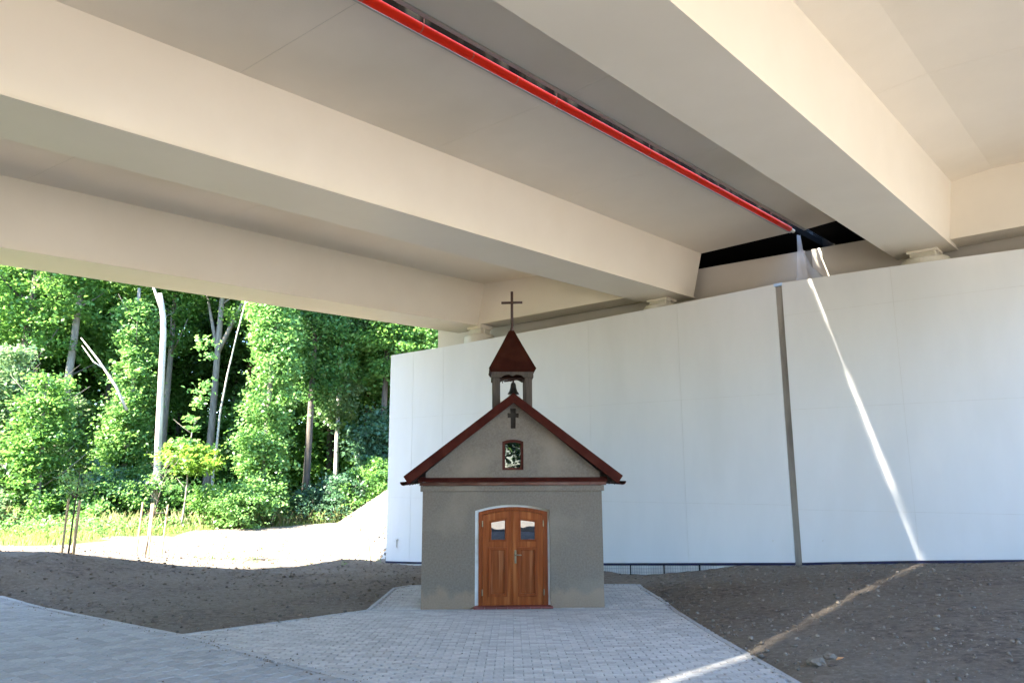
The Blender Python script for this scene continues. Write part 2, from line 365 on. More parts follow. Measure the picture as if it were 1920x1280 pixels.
# ground material: bare earth, grey gravel on the slope, grassy soil near the wood
def ground_material():
    m = bpy.data.materials.new('bare_earth'); m.use_nodes = True
    nt = m.node_tree; N = nt.nodes; L = nt.links; b = N['Principled BSDF']
    b.inputs['Roughness'].default_value = .95; b.inputs['Specular IOR Level'].default_value = .2
    tc = N.new('ShaderNodeTexCoord')
    def nz(s, d=6, r=.65):
        n = N.new('ShaderNodeTexNoise'); n.inputs['Scale'].default_value = s; n.inputs['Detail'].default_value = d
        n.inputs['Roughness'].default_value = r; L.new(tc.outputs['Object'], n.inputs['Vector']); return n
    def ramp(fac, p0, p1, c0, c1):
        r = N.new('ShaderNodeValToRGB'); r.color_ramp.elements[0].position = p0; r.color_ramp.elements[1].position = p1
        r.color_ramp.elements[0].color = (*c0, 1); r.color_ramp.elements[1].color = (*c1, 1); L.new(fac, r.inputs['Fac']); return r
    def mix(fac, a, bb):
        x = N.new('ShaderNodeMixRGB'); L.new(fac, x.inputs[0]); L.new(a, x.inputs[1]); L.new(bb, x.inputs[2]); return x.outputs[0]
    c = ramp(nz(9, 8, .7).outputs['Fac'], .35, .68, (.085, .066, .05), (.25, .20, .157)).outputs[0]
    lg = ramp(nz(.45, 4).outputs['Fac'], .42, .65, (0, 0, 0), (1, 1, 1)).outputs[0]
    pale = ramp(nz(14, 8).outputs['Fac'], .35, .65, (.155, .128, .10), (.25, .21, .165)).outputs[0]
    c = mix(lg, c, pale)
    vo = N.new('ShaderNodeTexVoronoi'); vo.inputs['Scale'].default_value = 55; L.new(tc.outputs['Object'], vo.inputs['Vector'])
    sp = ramp(vo.outputs['Color'], .88, .93, (0, 0, 0), (1, 1, 1)).outputs[0]
    st = N.new('ShaderNodeRGB'); st.outputs[0].default_value = (.30, .27, .22, 1)
    c = mix(sp, c, st.outputs[0])
    L.new(c, b.inputs['Base Color'])
    bp = N.new('ShaderNodeBump'); bp.inputs['Strength'].default_value = .9; bp.inputs['Distance'].default_value = .03
    ad = N.new('ShaderNodeMath'); ad.operation = 'ADD'
    L.new(nz(22, 8, .75).outputs['Fac'], ad.inputs[0]); L.new(nz(90, 4, .7).outputs['Fac'], ad.inputs[1])
    L.new(ad.outputs[0], bp.inputs['Height']); L.new(bp.outputs[0], b.inputs['Normal'])
    MATS['bare_earth'] = m
    s = m.copy(); s.name = 'bounce_sand'  # paler copy for unseen ground, brightened to bounce sun up under the decks
    for nd in s.node_tree.nodes:
        if nd.type == 'VALTORGB' and nd.color_ramp.elements[1].color[0] < .5:
            for e in nd.color_ramp.elements:
                e.color = (min(.5, e.color[0] * 1.1 + .25), min(.48, e.color[1] * 1.1 + .24), min(.45, e.color[2] * 1.1 + .225), 1)
    MATS['bounce_sand'] = s
    d = m.copy(); d.name = 'dry_earth'
    for nd in d.node_tree.nodes:
        if nd.type == 'VALTORGB' and nd.color_ramp.elements[1].color[0] < .5:
            for e in nd.color_ramp.elements:
                e.color = (e.color[0] * 1.0 + .03, e.color[1] * 1.0 + .028, e.color[2] * 1.0 + .025, 1)
    MATS['dry_earth'] = d
    g = m.copy(); g.name = 'meadow_soil'
    for nd in g.node_tree.nodes:
        if nd.type == 'VALTORGB' and nd.color_ramp.elements[1].color[0] < .5:
            for e in nd.color_ramp.elements: e.color = (.10, .12, .035, 1)
    MATS['meadow_soil'] = g
ground_material()
gme = np_mesh('ground', gv, gf, 'bare_earth', smooth=True)
gme.materials.append(MATS['bounce_sand']); gme.materials.append(MATS['meadow_soil']); gme.materials.append(MATS['dry_earth'])
GRASS_EDGE = [(-70, -60), (-30, 2), (-15.5, 14), (-13.6, 19), (-14.0, 22), (-14.6, 27), (-12.6, 31.5), (-9.5, 33.0), (-7.4, 34.5), (-3, 36), (60, 60), (60, 400), (-400, 400), (-400, -60)]
fc = gv[gf].mean(1)
qf = fc[:, 0] * .74 - fc[:, 1] * .672          # across the bridge
jit = np.array([noise.noise(Vector((x * .6, y * .6, 5))) for x, y in fc[:, :2]])
mi = np.zeros(len(gf), np.int32)
mi[(qf + jit * 1.5 < -18.5) | (qf > 4.5) | (fc[:, 0] * .672 + fc[:, 1] * .74 < -15.5) | (np.hypot(fc[:, 0] + .5, fc[:, 1] - 27) < 6.6)] = 1
mi[(mi == 1) & (qf < -10) & (fc[:, 1] > 4)] = 3
mi[inpoly(fc[:, 0] + jit, fc[:, 1] + jit, GRASS_EDGE)] = 2
mi[((fc[:, 0] > 60) | (fc[:, 1] < -70)) & (mi == 0)] = 2
gme.polygons.foreach_set('material_index', mi); gme.update()
ground = bpy.data.objects.new('ground', gme); col.objects.link(ground); tag(ground, kind='structure')

# ------------------------------------------------------------------ paving
def brick_mesh(name, lx, ly, d, ch, mat):
    m = MB(); x, y = lx / 2, ly / 2
    m.v = [(-x,-y,-d),(x,-y,-d),(x,y,-d),(-x,y,-d),(-x,-y,-ch),(x,-y,-ch),(x,y,-ch),(-x,y,-ch),
           (-x+ch,-y+ch,0),(x-ch,-y+ch,0),(x-ch,y-ch,0),(-x+ch,y-ch,0)]
    m.f = [(0,1,5,4),(1,2,6,5),(2,3,7,6),(3,0,4,7),(4,5,9,8),(5,6,10,9),(6,7,11,10),(7,4,8,11),(8,9,10,11)]
    return m, m.mesh(name, mat)
def lay(parent, cells, proto, me, name, mass_name, mass_mat, rz):
    """300 nearest seen pieces as parts, the rest one mass"""
    def seen(c):
        x, y = c[0], c[1]
        return abs(x) < .70 * y + .1 and y > 6.9
    cells.sort(key=lambda c: (not seen(c), c[0] ** 2 + c[1] ** 2))
    big = MB()
    for i, (x, y, extra) in enumerate(cells):
        z = float(pave_z(np.array(x), np.array(y))) + rnd.uniform(-.0018, .0018)
        rot = Euler((math.atan(-.05 if 5.8 < y < 12.6 else 0) + rnd.uniform(-.006, .006), rnd.uniform(-.006, .006), 0)).to_matrix() @ Matrix.Rotation(rz + extra, 3, 'Z')
        if i < 300:
            share(name, me, parent, (x, y, z), rot.to_euler())
        else:
            big.add([rot @ Vector(v) + Vector((x, y, z)) for v in proto.v], proto.f)
    o = big.build(mass_name, mass_mat, parent, fixn=False); tag(o, kind='stuff')

CH_YAW = R(2.5); CHX, CHY = 0.0, 12.78
chapel_foot = [(-1.5, 12.86), (1.5, 12.95), (1.4, 15.4), (-1.6, 15.3)]
pavement = empty('pavement'); tag(pavement, kind='structure')
pr, pme = brick_mesh('paving_brick', .193, .093, .05, .007, 'paver_part')
cells = []
row = 0; y = 3.9
while y < 15.5:
    off = (row % 2) * .1
    x = -4.6 + off
    while x < 3.0:
        cells.append((x, y, 0)); x += .2
    y += .1; row += 1
ca = np.array([(c[0], c[1]) for c in cells])
keep = inpoly(ca[:, 0], ca[:, 1], PLAZA) & ~inpoly(ca[:, 0], ca[:, 1], chapel_foot)
PL_EDGE = [(-4.34, 10.0), (-2.41, 12.65), (-2.35, 15.05), (-2.05, 15.42), (2.52, 15.42), (2.67, 13.22), (2.63, 10.2), (2.68, 7.2), (2.68, 3.6)]
keep &= seg_dist(ca[:, 0], ca[:, 1], PL_EDGE) > .02
keep &= seg_dist(ca[:, 0], ca[:, 1], PATH_EDGE) > .02
cells = [c for c, k in zip(cells, keep) if k]
lay(pavement, cells, pr, pme, 'paving_brick', 'paving_bricks', 'paver_mass', 0)
path = empty('footpath'); tag(path, kind='structure')
pr2, pme2 = brick_mesh('paving_slab', .192, .192, .05, .009, 'slab_part')
ang = math.atan2(-3.2, 4.0); ux, uy = math.cos(ang), math.sin(ang); vx, vy = -uy, ux
cells = []
for r_ in range(-55, 1):
    for k in range(-70, 60):
        a = (k + (r_ % 2) * .5) * .2; b_ = r_ * .2 - .13
        cells.append((-4.34 + a * ux + b_ * vx, 10.0 + a * uy + b_ * vy, 0))
ca = np.array([(c[0], c[1]) for c in cells])
keep = inpoly(ca[:, 0], ca[:, 1], PATH) & (seg_dist(ca[:, 0], ca[:, 1], PATH_EDGE) > .02) & (ca[:, 1] > 1)
cells = [c for c, k in zip(cells, keep) if k]
lay(path, cells, pr2, pme2, 'paving_slab', 'paving_slabs', 'slab_mass', ang)
prk, kme = brick_mesh('edging_stone', .99, .075, .09, .006, 'kerb_concrete')
def edging(line, parent, off=0.0, L0=1.0):
    for (x0, y0), (x1, y1) in zip(line[:-1], line[1:]):
        l = math.hypot(x1 - x0, y1 - y0); n = max(1, round(l / L0)); a = math.atan2(y1 - y0, x1 - x0)
        for i in range(n):
            t = (i + .5) / n; x = x0 + (x1 - x0) * t; y = y0 + (y1 - y0) * t
            if y < 4: continue
            z = float(pave_z(np.array(x), np.array(y)))
            sl = -(float(pave_z(np.array(x + math.cos(a) * .2), np.array(y + math.sin(a) * .2))) - z) / .2
            rot = Matrix.Rotation(a, 3, 'Z') @ Matrix.Rotation(math.atan(sl), 3, 'Y')
            share('edging_stone', kme, parent, (x, y, z + .007), rot.to_euler(), (l / n, 1, 1))
edging(PL_EDGE, pavement); edging([(-2.36, 12.61), (2.62, 12.61)], pavement)
edging(PATH_EDGE[1:5], path)

# clods and stones lying on the bare earth
def lumps(n, name, mat, smin, smax, seed, xr, yr, far=False):
    g = np.random.default_rng(seed)
    ico = bmesh.new(); bmesh.ops.create_icosphere(ico, subdivisions=1, radius=1)
    iv = np.array([v.co[:] for v in ico.verts]); ifc = np.array([[v.index for v in f.verts] for f in ico.faces]); ico.free()
    x = g.uniform(*xr, n * 3); y = g.uniform(*yr, n * 3)
    ok = ~(inpoly(x, y, PLAZA) | inpoly(x, y, PATH)) & ((x * .576 + y * .817 < 16.1) | far)
    ok &= ~((np.abs(x) < 1.7) & (y > 12.6) & (y < 15.7))
    x = x[ok][:n]; y = y[ok][:n]; m = len(x)
    s = smin + (smax - smin) * g.random(m) ** 4
    z = ground_np(x, y) + noise_np(x, y, 1.1, 3.0) * .022 + noise_np(x, y, 5.0, 9.0) * .018
    sc = s[:, None, None] * g.uniform(.6, 1.3, (m, 1, 3)) * np.array([1, 1, .7]) * (1 + g.uniform(-.3, .3, (m, len(iv), 1)))
    th = g.uniform(0, 6.28, m); c, sn = np.cos(th)[:, None], np.sin(th)[:, None]
    v = iv[None] * sc
    v = np.stack([v[..., 0] * c - v[..., 1] * sn, v[..., 0] * sn + v[..., 1] * c, v[..., 2]], -1)
    v += np.stack([x, y, z + s * .1], -1)[:, None, :]
    f = (ifc[None] + (np.arange(m) * len(iv))[:, None, None]).reshape(-1, 3)
    o = bpy.data.objects.new(name, np_mesh(name, v.reshape(-1, 3), f, mat)); col.objects.link(o); tag(o, kind='stuff')
    return o
lumps(4200, 'soil_crumbs', 'clod_earth', .005, .036, 3, (2.4, 10), (6, 17.5))
lumps(3600, 'loose_soil', 'clod_earth', .005, .04, 4, (-11, -1.4), (8.5, 22))
lumps(2600, 'gravel', 'pebble_stone', .004, .024, 5, (2.4, 10), (6, 17))
lumps(1600, 'field_clods', 'clod_earth', .012, .06, 9, (-13, -4.3), (17.5, 32), True)
lumps(1500, 'pebbles', 'pebble_stone', .006, .03, 6, (-11, -1.6), (9, 20))

def spill():
    g = np.random.default_rng(8); n = 26000
    x = g.uniform(-9, 3, n); y = g.uniform(7, 15.5, n)
    d = seg_dist(x, y, PL_EDGE + [(-4.34, 10.0)])
    d2 = seg_dist(x, y, PATH_EDGE[1:3])
    keep = (inpoly(x, y, PLAZA) | inpoly(x, y, PATH)) & ((g.random(n) < np.exp(-np.minimum(d, d2) / .10)) | (g.random(n) < .012))
    keep &= ~inpoly(x, y, chapel_foot)
    x, y = x[keep], y[keep]; m_ = MB()
    for a, b_ in zip(x, y):
        s_ = .003 + .011 * rnd.random() ** 3; z = float(pave_z(np.array(a), np.array(b_))) + .002
        m_.add([(a - s_, b_ - s_ * .6, z), (a + s_, b_ - s_, z), (a + s_ * .7, b_ + s_, z), (a - s_ * .8, b_ + s_ * .7, z), (a, b_, z + s_ * 1.1)], [(0, 1, 4), (1, 2, 4), (2, 3, 4), (3, 0, 4)])
    o = m_.build('spilled_soil', 'clod_earth', fixn=False); tag(o, kind='stuff')
spill()

# ------------------------------------------------------------------ white abutment wall
W0 = Vector((2.243, 18.3, 0)); WD = Vector((-.8171, .5765, 0)); WN = Vector((.5765, .8171, 0))
def WP(s, d, z): return W0 + WD * s + WN * d + Vector((0, 0, z))
def interp(tab, s):
    tab = sorted(tab)
    if s <= tab[0][0]: return tab[0][1]
    for (a, za), (b_, zb) in zip(tab[:-1], tab[1:]):
        if s <= b_: return za + (zb - za) * (s - a) / (b_ - a)
    return tab[-1][1]
ZT = [(-14, 6.33), (-9.03, 6.33), (-6.98, 6.372), (-4.55, 6.37), (-4.45, 6.36), (-1.16, 6.196), (2.93, 6.042), (5.22, 5.964), (7.42, 5.92)]
ZB = [(-14, .95), (-8.42, .689), (-6.545, .545), (-4.53, .382), (0, .088), (5.98, -.257), (7.42, -.315)]
def zt(s): return interp(ZT, s)
def zb(s): return interp(ZB, s)
def wall_hexa(m, s0, s1, d0, d1, b0, b1, t0, t1):   # s0 > s1 (left to right), d0 front
    return m.hexa([WP(s0, d0, b0), WP(s1, d0, b1), WP(s1, d1, b1), WP(s0, d1, b0), WP(s0, d0, t0), WP(s1, d0, t1), WP(s1, d1, t1), WP(s0, d1, t0)])
def abutment(joints, rows, label):
    e = empty('abutment_wall', WP(joints[0], 0, 0)); tag(e, label, 'wall', 'white abutment walls under the bridge')
    e_inv = Matrix.Translation(-e.location)
    def fin(m, name, mat, **k):
        m.v = [tuple(Vector(v) - e.location) for v in m.v]; return m.build(name, mat, e, **k)
    s0, s1 = joints[0], joints[-1]
    m = MB(); ss = joints
    for a, b_ in zip(ss[:-1], ss[1:]):
        wall_hexa(m, a, b_, .006, .5, zb(a) + .01, zb(b_) + .01, zt(a) - .012, zt(b_) - .012)
    fin(m, 'wall_core', 'concrete_light')
    g = .0034
    for a, b_ in zip(ss[:-1], ss[1:]):
        lim = [lambda s: zb(s)] + [(lambda zz: (lambda s: zz))(r_) for r_ in rows] + [lambda s: zt(s)]
        for i in range(len(lim) - 1):
            lo0, lo1 = lim[i](a), lim[i](b_); hi0, hi1 = lim[i + 1](a), lim[i + 1](b_)
            gl = g if i else 0; gh = g if i < len(lim) - 2 else 0
            if min(hi0 - lo0, hi1 - lo1) < .1: continue
            m = MB(); pr_ = rnd.uniform(-.0008, .0008)
            wall_hexa(m, a - g, b_ + g, pr_, .02 if i < len(lim) - 2 else .5, lo0 + gl, lo1 + gl, hi0 - gh, hi1 - gh)
            fin(m, 'wall_panel', 'white_wall')
    m = MB(); wall_hexa(m, s0, s1, -.008, .2, zb(s0) - .055, zb(s1) - .055, zb(s0) - .004, zb(s1) - .004)
    m = MB()
    for a, b_ in zip(ss[:-1], ss[1:]): wall_hexa(m, a, b_, -.008, .2, zb(a) - .055, zb(b_) - .055, zb(a) - .004, zb(b_) - .004)
    fin(m, 'membrane_strip', 'navy_membrane')
    m = MB()
    for a, b_ in zip(ss[:-1], ss[1:]): wall_hexa(m, a, b_, .012, .5, zb(a) - 1.2, zb(b_) - 1.2, zb(a) - .05, zb(b_) - .05)
    fin(m, 'footing', 'concrete_light')
    return e, fin
eL, finL = abutment([7.42, 6.45, 5.24, 2.6, .32, -2.13, -4.46], [1.55, 3.92], 'white panelled abutment wall behind the chapel, left of the grey joint')
eR, finR = abutment([-4.60, -6.77, -9.1, -11.4, -13.8], [1.46, 3.555, 5.63], 'white panelled abutment wall with a sunlit streak, right of the grey joint')
m = MB(); wall_hexa(m, -4.462, -4.598, .035, .45, zb(-4.46) - .9, zb(-4.6) - .9, zt(-4.46) - .06, zt(-4.6) - .06); finL(m, 'joint_board', 'groove_board')
m = MB(); wall_hexa(m, -4.43, -4.612, -.006, .3, zt(-4.46) - .05, zt(-4.6) - .05, zt(-4.46) + .012, zt(-4.6) + .012); finL(m, 'joint_cap', 'cap_foam')
for s in (-4.045,):
    m = MB(); m.tube([WP(s, -.03, .80), WP(s, .01, .80)], .014, 8); finL(m, 'wall_bolt', 'clamp_steel')
m = MB(); m.tube([WP(-5.046, -.03, .847), WP(-5.046, .01, .847)], .014, 8); finR(m, 'wall_bolt', 'clamp_steel')
m = MB(); m.tube([WP(6.975, -.02, .10), WP(6.975, -.02, .33)], .010, 6); m.tube([WP(7.03, -.02, .335), WP(6.92, -.02, .335)], .014, 6); finL(m, 'wall_pin', 'clamp_steel')

# bearing shelf, back wall and the dark chamber behind the girders' ends
ab = empty('bearing_shelf', WP(0, 1, 0)); tag(ab, 'beige back wall and bearing shelf under the deck ends', 'abutment')
def fin_ab(m, name, mat):
    m.v = [tuple(Vector(v) - ab.location) for v in m.v]; return m.build(name, mat, ab)
m = MB(); ss = [6.9, 5.22, 2.93, -1.16, -4.5, -9, -14]
for a, b_ in zip(ss[:-1], ss[1:]): wall_hexa(m, a, b_, .5, 4.2, -1.0, -1.0, zt(a) - .10, zt(b_) - .10)
fin_ab(m, 'shelf', 'concrete_light')

# ------------------------------------------------------------------ bridge: q across, t along, z at t = 0
def BP(q, t, z): return Vector((.740 * q + .672 * t, -.672 * q + .740 * t, z + .032 * t))
def t_end(q, d): return 17.285 + .124 * q + (d - .9) * 1.0076
T0 = -19.0
def run(m, poly, d_end, t0=T0, cut0=None):
    a = (lambda p: BP(p[0], t0, p[1])) if cut0 is None else (lambda p: BP(p[0], t_end(p[0], cut0), p[1]))
    return m.prism(poly, a, lambda p: BP(p[0], t_end(p[0], d_end), p[1]))
m = MB(); run(m, [(-17.55, 5.3), (-6.05, 5.3), (-6.05, 6.915), (-17.55, 6.915)], 1.9, cut0=1.5); fin_ab(m, 'back_wall', 'backwall_paint')
m = MB(); run(m, [(-5.90, 5.3), (6.3, 5.3), (6.3, 6.915), (-5.90, 6.915)], 1.9, cut0=1.5); fin_ab(m, 'back_wall', 'backwall_paint')
m = MB(); run(m, [(-6.05, 5.3), (-5.90, 5.3), (-5.90, 6.90), (-6.05, 6.90)], 1.9, cut0=1.53); fin_ab(m, 'joint_board', 'groove_board')
m = MB(); run(m, [(-17.5, 5.4), (6.2, 5.4), (6.2, 7.75), (-17.5, 7.75)], 3.6, cut0=3.0); fin_ab(m, 'chamber_wall', 'flat_black')
m = MB(); run(m, [(-20.4, 7.34), (-6.118, 7.34), (-6.118, 7.62), (-20.4, 7.62)], 8.0, cut0=.93); fin_ab(m, 'approach_slab', 'flat_black')  # concrete slabs coloured black, putting the slot end's darkness into the colour
m = MB(); run(m, [(-5.833, 7.34), (4.4, 7.34), (4.4, 7.7), (-5.833, 7.7)], 8.0, cut0=.93); fin_ab(m, 'approach_slab', 'flat_black')

def deck(label, slab, girders, diaphragms):
    d = empty('bridge_deck', BP(girders[0][0][0], 0, 5.9)); tag(d, label, 'bridge', 'bridge decks overhead')
    def fin(m, name, mat, **k):
        m.v = [tuple(Vector(v) - d.location) for v in m.v]; return m.build(name, mat, d, **k)
    top = [(q, z + th) for q, z, th in reversed(slab)]
    bot = [(q, z) for q, z, th in slab]
    poly = bot + top
    cuts = [T0 + 3.3 * k for k in range(12)]
    cuts = [c for c in cuts if c < 13.2]
    for a, b_ in zip(cuts[:-1], cuts[1:]):
        m = MB(); m.prism(poly, lambda p: BP(p[0], a + .124 * p[0] + .9 + .003, p[1]), lambda p: BP(p[0], b_ + .124 * p[0] + .9 - .003, p[1])); fin(m, 'slab_panel', 'soffit_paint')
    m = MB(); m.prism(poly, lambda p: BP(p[0], cuts[-1] + .124 * p[0] + .9 + .003, p[1]), lambda p: BP(p[0], t_end(p[0], .9), p[1])); fin(m, 'slab_panel', 'soffit_paint')
    m = MB(); m.prism([(q, z + .004) for q, z in bot] + [(q, z - .012) for q, z in top], lambda p: BP(p[0], T0 - .2, p[1]), lambda p: BP(p[0], t_end(p[0], .88), p[1]))
    fin(m, 'slab_core', 'concrete')
    for (bl, br, tl, tr) in girders:   # box section: bottom left/right, top left/right as (q, z)
        m = MB(); run(m, [(bl[0] + .035, bl[1] + .03), (br[0] - .035, br[1] + .03), (tr[0], tr[1] + .05), (tl[0], tl[1] + .05)], .9); fin(m, 'girder', 'steel_cream')
        m = MB(); run(m, [bl, br, (br[0], br[1] + .032), (bl[0], bl[1] + .032)], .92); fin(m, 'bottom_flange', 'steel_cream')
    for (q0, q1, za, zb_, zt0, zt1) in diaphragms:
        m = MB(); m.prism([(q0, za), (q1, zb_), (q1, zt1), (q0, zt0)], lambda p: BP(p[0], t_end(p[0], .3), p[1]), lambda p: BP(p[0], t_end(p[0], 1.1), p[1])); fin(m, 'cross_beam', 'steel_cream')
    return d, fin
DL, finDL = deck('left bridge deck with two cream box girders, beside the red pipe',
    [(-20.75, 7.50, .22), (-16.4, 7.24, .4), (-14.565, 7.283, .36), (-9.95, 7.12, .4), (-8.285, 7.147, .4), (-6.5, 7.233, .2), (-6.49, 7.234, .30), (-6.118, 7.252, .28)],
    [((-16.11, 6.053), (-14.80, 6.053), (-16.35, 7.25), (-14.575, 7.283)), ((-9.69, 6.024), (-8.52, 6.024), (-9.95, 7.13), (-8.285, 7.147))],
    [(-14.95, -9.60, 6.09, 6.19, 7.40, 7.30)])
DR, finDR = deck('right bridge deck with the bright cream box girder, right of the red pipe',
    [(-5.833, 7.252, .2), (-4.2, 7.42, .34), (-2.735, 7.498, .34), (-2.04, 7.60, .28), (1.9, 7.62, .3), (3.1, 7.6, .3), (4.5, 7.7, .2)],
    [((-3.985, 6.188), (-2.862, 6.188), (-4.15, 7.45), (-2.735, 7.498)), ((1.95, 6.29), (2.95, 6.29), (1.8, 7.6), (3.1, 7.58))],
    [(-2.96, 2.0, 6.303, 6.40, 7.68, 7.70)])
m = MB(); run(m, [(-6.117, 7.256), (-6.112, 7.256), (-6.112, 7.526), (-6.117, 7.526)], .9); finDL(m, 'stained_edge_face', 'stained_edge')
m = MB(); run(m, [(-5.833, 7.240), (-5.770, 7.240), (-5.770, 7.262), (-5.833, 7.262)], .9); finDR(m, 'drip_edge', 'drip_steel')
m = MB(); run(m, [(-6.150, 7.238), (-6.118, 7.238), (-6.118, 7.262), (-6.150, 7.262)], .9); finDL(m, 'drip_edge', 'drip_steel')
# unseen blocks and slats added beside the slot so only slivers of sun pass
g_ = random.Random(5); t = T0
while t < 23.5:
    t1 = t + g_.uniform(.7, 1.3)
    f0 = lambda p: BP(p[0], t + .002, p[1]); f1 = lambda p: BP(p[0], t1 - .002, p[1])
    m = MB(); m.prism([(-6.40, 7.50), (-6.118, 7.50), (-6.118, 7.62), (-6.26, 7.62)], f0, f1); finDL(m, 'shade_block', 'concrete')
    m = MB(); z = 7.621; gm = g_.choice((.55, .8, 1.0, 1.25))
    while z < 8.25:
        h = g_.uniform(.045, .075)
        m.prism([(-6.1215, z), (-6.120, z), (-6.120, z + h), (-6.1215, z + h)], f0, f1); z += h + max(.002, g_.gauss(.0118 * gm, .004))
    finDL(m, 'shade_slats', 'drip_steel'); t = t1
m = MB(); run(m, [(-20.75, 7.62), (-20.55, 7.62), (-20.55, 8.6), (-20.75, 8.6)], .9); finDL(m, 'parapet', 'concrete')
m = MB(); run(m, [(4.3, 7.86), (4.5, 7.86), (4.5, 8.8), (4.3, 8.8)], .9); finDR(m, 'parapet', 'concrete')

# red drain pipe
pipe = empty('drain_pipe', BP(-5.965, 0, 7.2)); tag(pipe, 'long red drain pipe hung in the slot between the two decks', 'pipe')
def fin_p(m, name, mat, **k):
    m.v = [tuple(Vector(v) - pipe.location) for v in m.v]; return m.build(name, mat, pipe, **k)
m = MB(); m.tube([BP(-5.965, T0, 7.195)] + [BP(-5.965, t, 7.195) for t in np.linspace(-8, 16.05, 30)], .060, 20); fin_p(m, 'pipe_run', 'pipe_red', smooth=True)
m = MB(); m.tube([BP(-5.965, 16.05, 7.195), BP(-5.965, 16.27, 7.19)], .045, 16); fin_p(m, 'pipe_spout', 'pipe_white', smooth=True)
t = 4.99 - .832 * 12
while t < 15.9:
    m = MB(); m.tube([BP(-5.965, t - .012, 7.195), BP(-5.965, t + .010, 7.195)], .0615, 20); fin_p(m, 'pipe_collar', 'collar_grey')
    if round((t - 4.99) / .832) % 3 == 0:
        m = MB(); m.tube([BP(-5.965, t + .06, 7.24), BP(-5.965, t + .06, 7.47)], .006, 6); fin_p(m, 'hanger_rod', 'rust')
    t += .832

m = MB(); fl = [((6.821,16.602,7.80),(6.89,16.553,7.79)),((6.818,16.604,7.417),(6.917,16.534,7.42)),((6.775,16.635,7.031),(7.047,16.443,6.973)),((6.734,16.663,6.66),(7.279,16.279,6.65))]  # see-through white sheet that makes the pale veil below the pipe end
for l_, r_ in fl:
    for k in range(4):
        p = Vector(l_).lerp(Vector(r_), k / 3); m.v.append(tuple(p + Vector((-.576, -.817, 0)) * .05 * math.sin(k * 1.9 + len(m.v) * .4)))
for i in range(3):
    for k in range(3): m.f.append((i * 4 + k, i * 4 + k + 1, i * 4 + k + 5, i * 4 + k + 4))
o = m.build('pale_sheet', 'sheet_white', smooth=True, fixn=False); tag(o, 'white see-through sheet hanging from the far end of the red pipe to the wall top', 'plastic film')

# pot bearings on the shelf
def bearing(x, y, zs, zg, rz, label):
    b = empty('bridge_bearing', (x, y, zs), rz); tag(b, label, 'bridge bearing', 'round bearings under the box girders')
    h = zg - zs
    m = MB(); m.lathe([(.44, 0), (.46, .03), (.46, h * .50), (.43, h * .60), (.34, h * .64)], 0, 0, 32); m.build('bearing_pot', 'bearing_paint', b)
    m = MB(); m.box(-.21, .21, -.24, .24, h * .64, h * .88); m.build('bearing_plate', 'bearing_paint', b, bevel=.01)
    m = MB(); m.box(-.25, .25, -.28, .28, h * .88, h + .03); m.build('sole_plate', 'steel_cream', b)
    m = MB(); m.box(-.06, .0, -.27, -.24, h * .62, h * .9); m.build('bearing_lug', 'bearing_paint', b)
ya = math.atan2(.740, .672)
for q, zgd, lb in ((-15.0, 6.053, 'round beige bearing nearest the trees, under the outermost girder'),
                  (-9.22, 6.024, 'round beige bearing on the wall right of the steeple cross'),
                  (-3.40, 6.188, 'round beige bearing under the brightest girder, above the white wall')):
    p = BP(q, t_end(q, .56), zgd)
    s_ = (Vector((p.x, p.y, 0)) - W0).dot(WD)
    bearing(p.x, p.y, zt(s_) - .10, p.z, ya, lb)

# ------------------------------------------------------------------ chapel
ch = empty('chapel', (CHX, CHY, 0), CH_YAW)
tag(ch, 'small grey plastered chapel with steep dark red roof and open belfry', 'chapel')
def arch(x0, x1, zs, rise, n=14):
    c = (x0 + x1) / 2; hw = (x1 - x0) / 2
    return [(x1 - (x1 - x0) * i / n, zs + rise * (1 - ((x1 - (x1 - x0) * i / n - c) / hw) ** 2)) for i in range(n + 1)]
def opening(x0, x1, z0, zs, rise): return [(x0, z0), (x1, z0)] + arch(x0, x1, zs, rise)
HW = 1.545
door_open = opening(-.645, .635, 0.0, 1.60, .10)
wall_out = [(-HW, 0), (-.645, 0)] + list(reversed(arch(-.645, .635, 1.60, .10))) + [(.635, 0), (HW, 0), (HW, 2.06), (-HW, 2.06)]
m = MB(); m.plate(wall_out, [], 0, .24); fw = m.build('wall', 'plaster', ch)
m = MB()
m.box(-HW, -HW + .24, .24, 2.62, 0, 2.06); m.box(HW - .24, HW, .24, 2.62, 0, 2.06); m.box(-HW + .24, HW - .24, 2.38, 2.62, 0, 2.06)
m.build('wall', 'plaster', ch)
cross_hole = [(-.028, 3.00), (.058, 3.00), (.062, 3.195), (.112, 3.185), (.118, 3.275), (.062, 3.268), (.066, 3.355), (-.036, 3.355), (-.032, 3.268), (-.086, 3.275), (-.082, 3.185), (-.030, 3.195)]
win_hole = opening(-.178, .192, 2.285, 2.775, .035)
gab = [(-1.50, 2.06), (1.52, 2.06), (1.52, 2.245), (.018, 3.49), (-1.50, 2.245)]
m = MB(); m.plate(gab, [win_hole, cross_hole], 0.012, .24); m.build('gable', 'plaster', ch)
m = MB(); m.plate(gab, [], 2.40, 2.62); m.build('gable', 'plaster', ch)
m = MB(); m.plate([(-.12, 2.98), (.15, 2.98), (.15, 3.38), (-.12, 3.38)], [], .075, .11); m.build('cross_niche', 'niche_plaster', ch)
# gable window
m = MB(); m.plate(opening(-.178, .192, 2.285, 2.775, .035), [opening(-.128, .145, 2.325, 2.735, .028)], .05, .12); gf_ = m.build('gable_window', 'window_wood', ch, bevel=.004)
m = MB(); m.plate(opening(-.130, .147, 2.322, 2.737, .028), [], .085, .095); m.build('pane', 'gable_glass', gf_)
m = MB(); m.box(-.2, .21, .14, .2, 2.25, 2.83); m.build('window_back', 'dark_soffit', gf_)
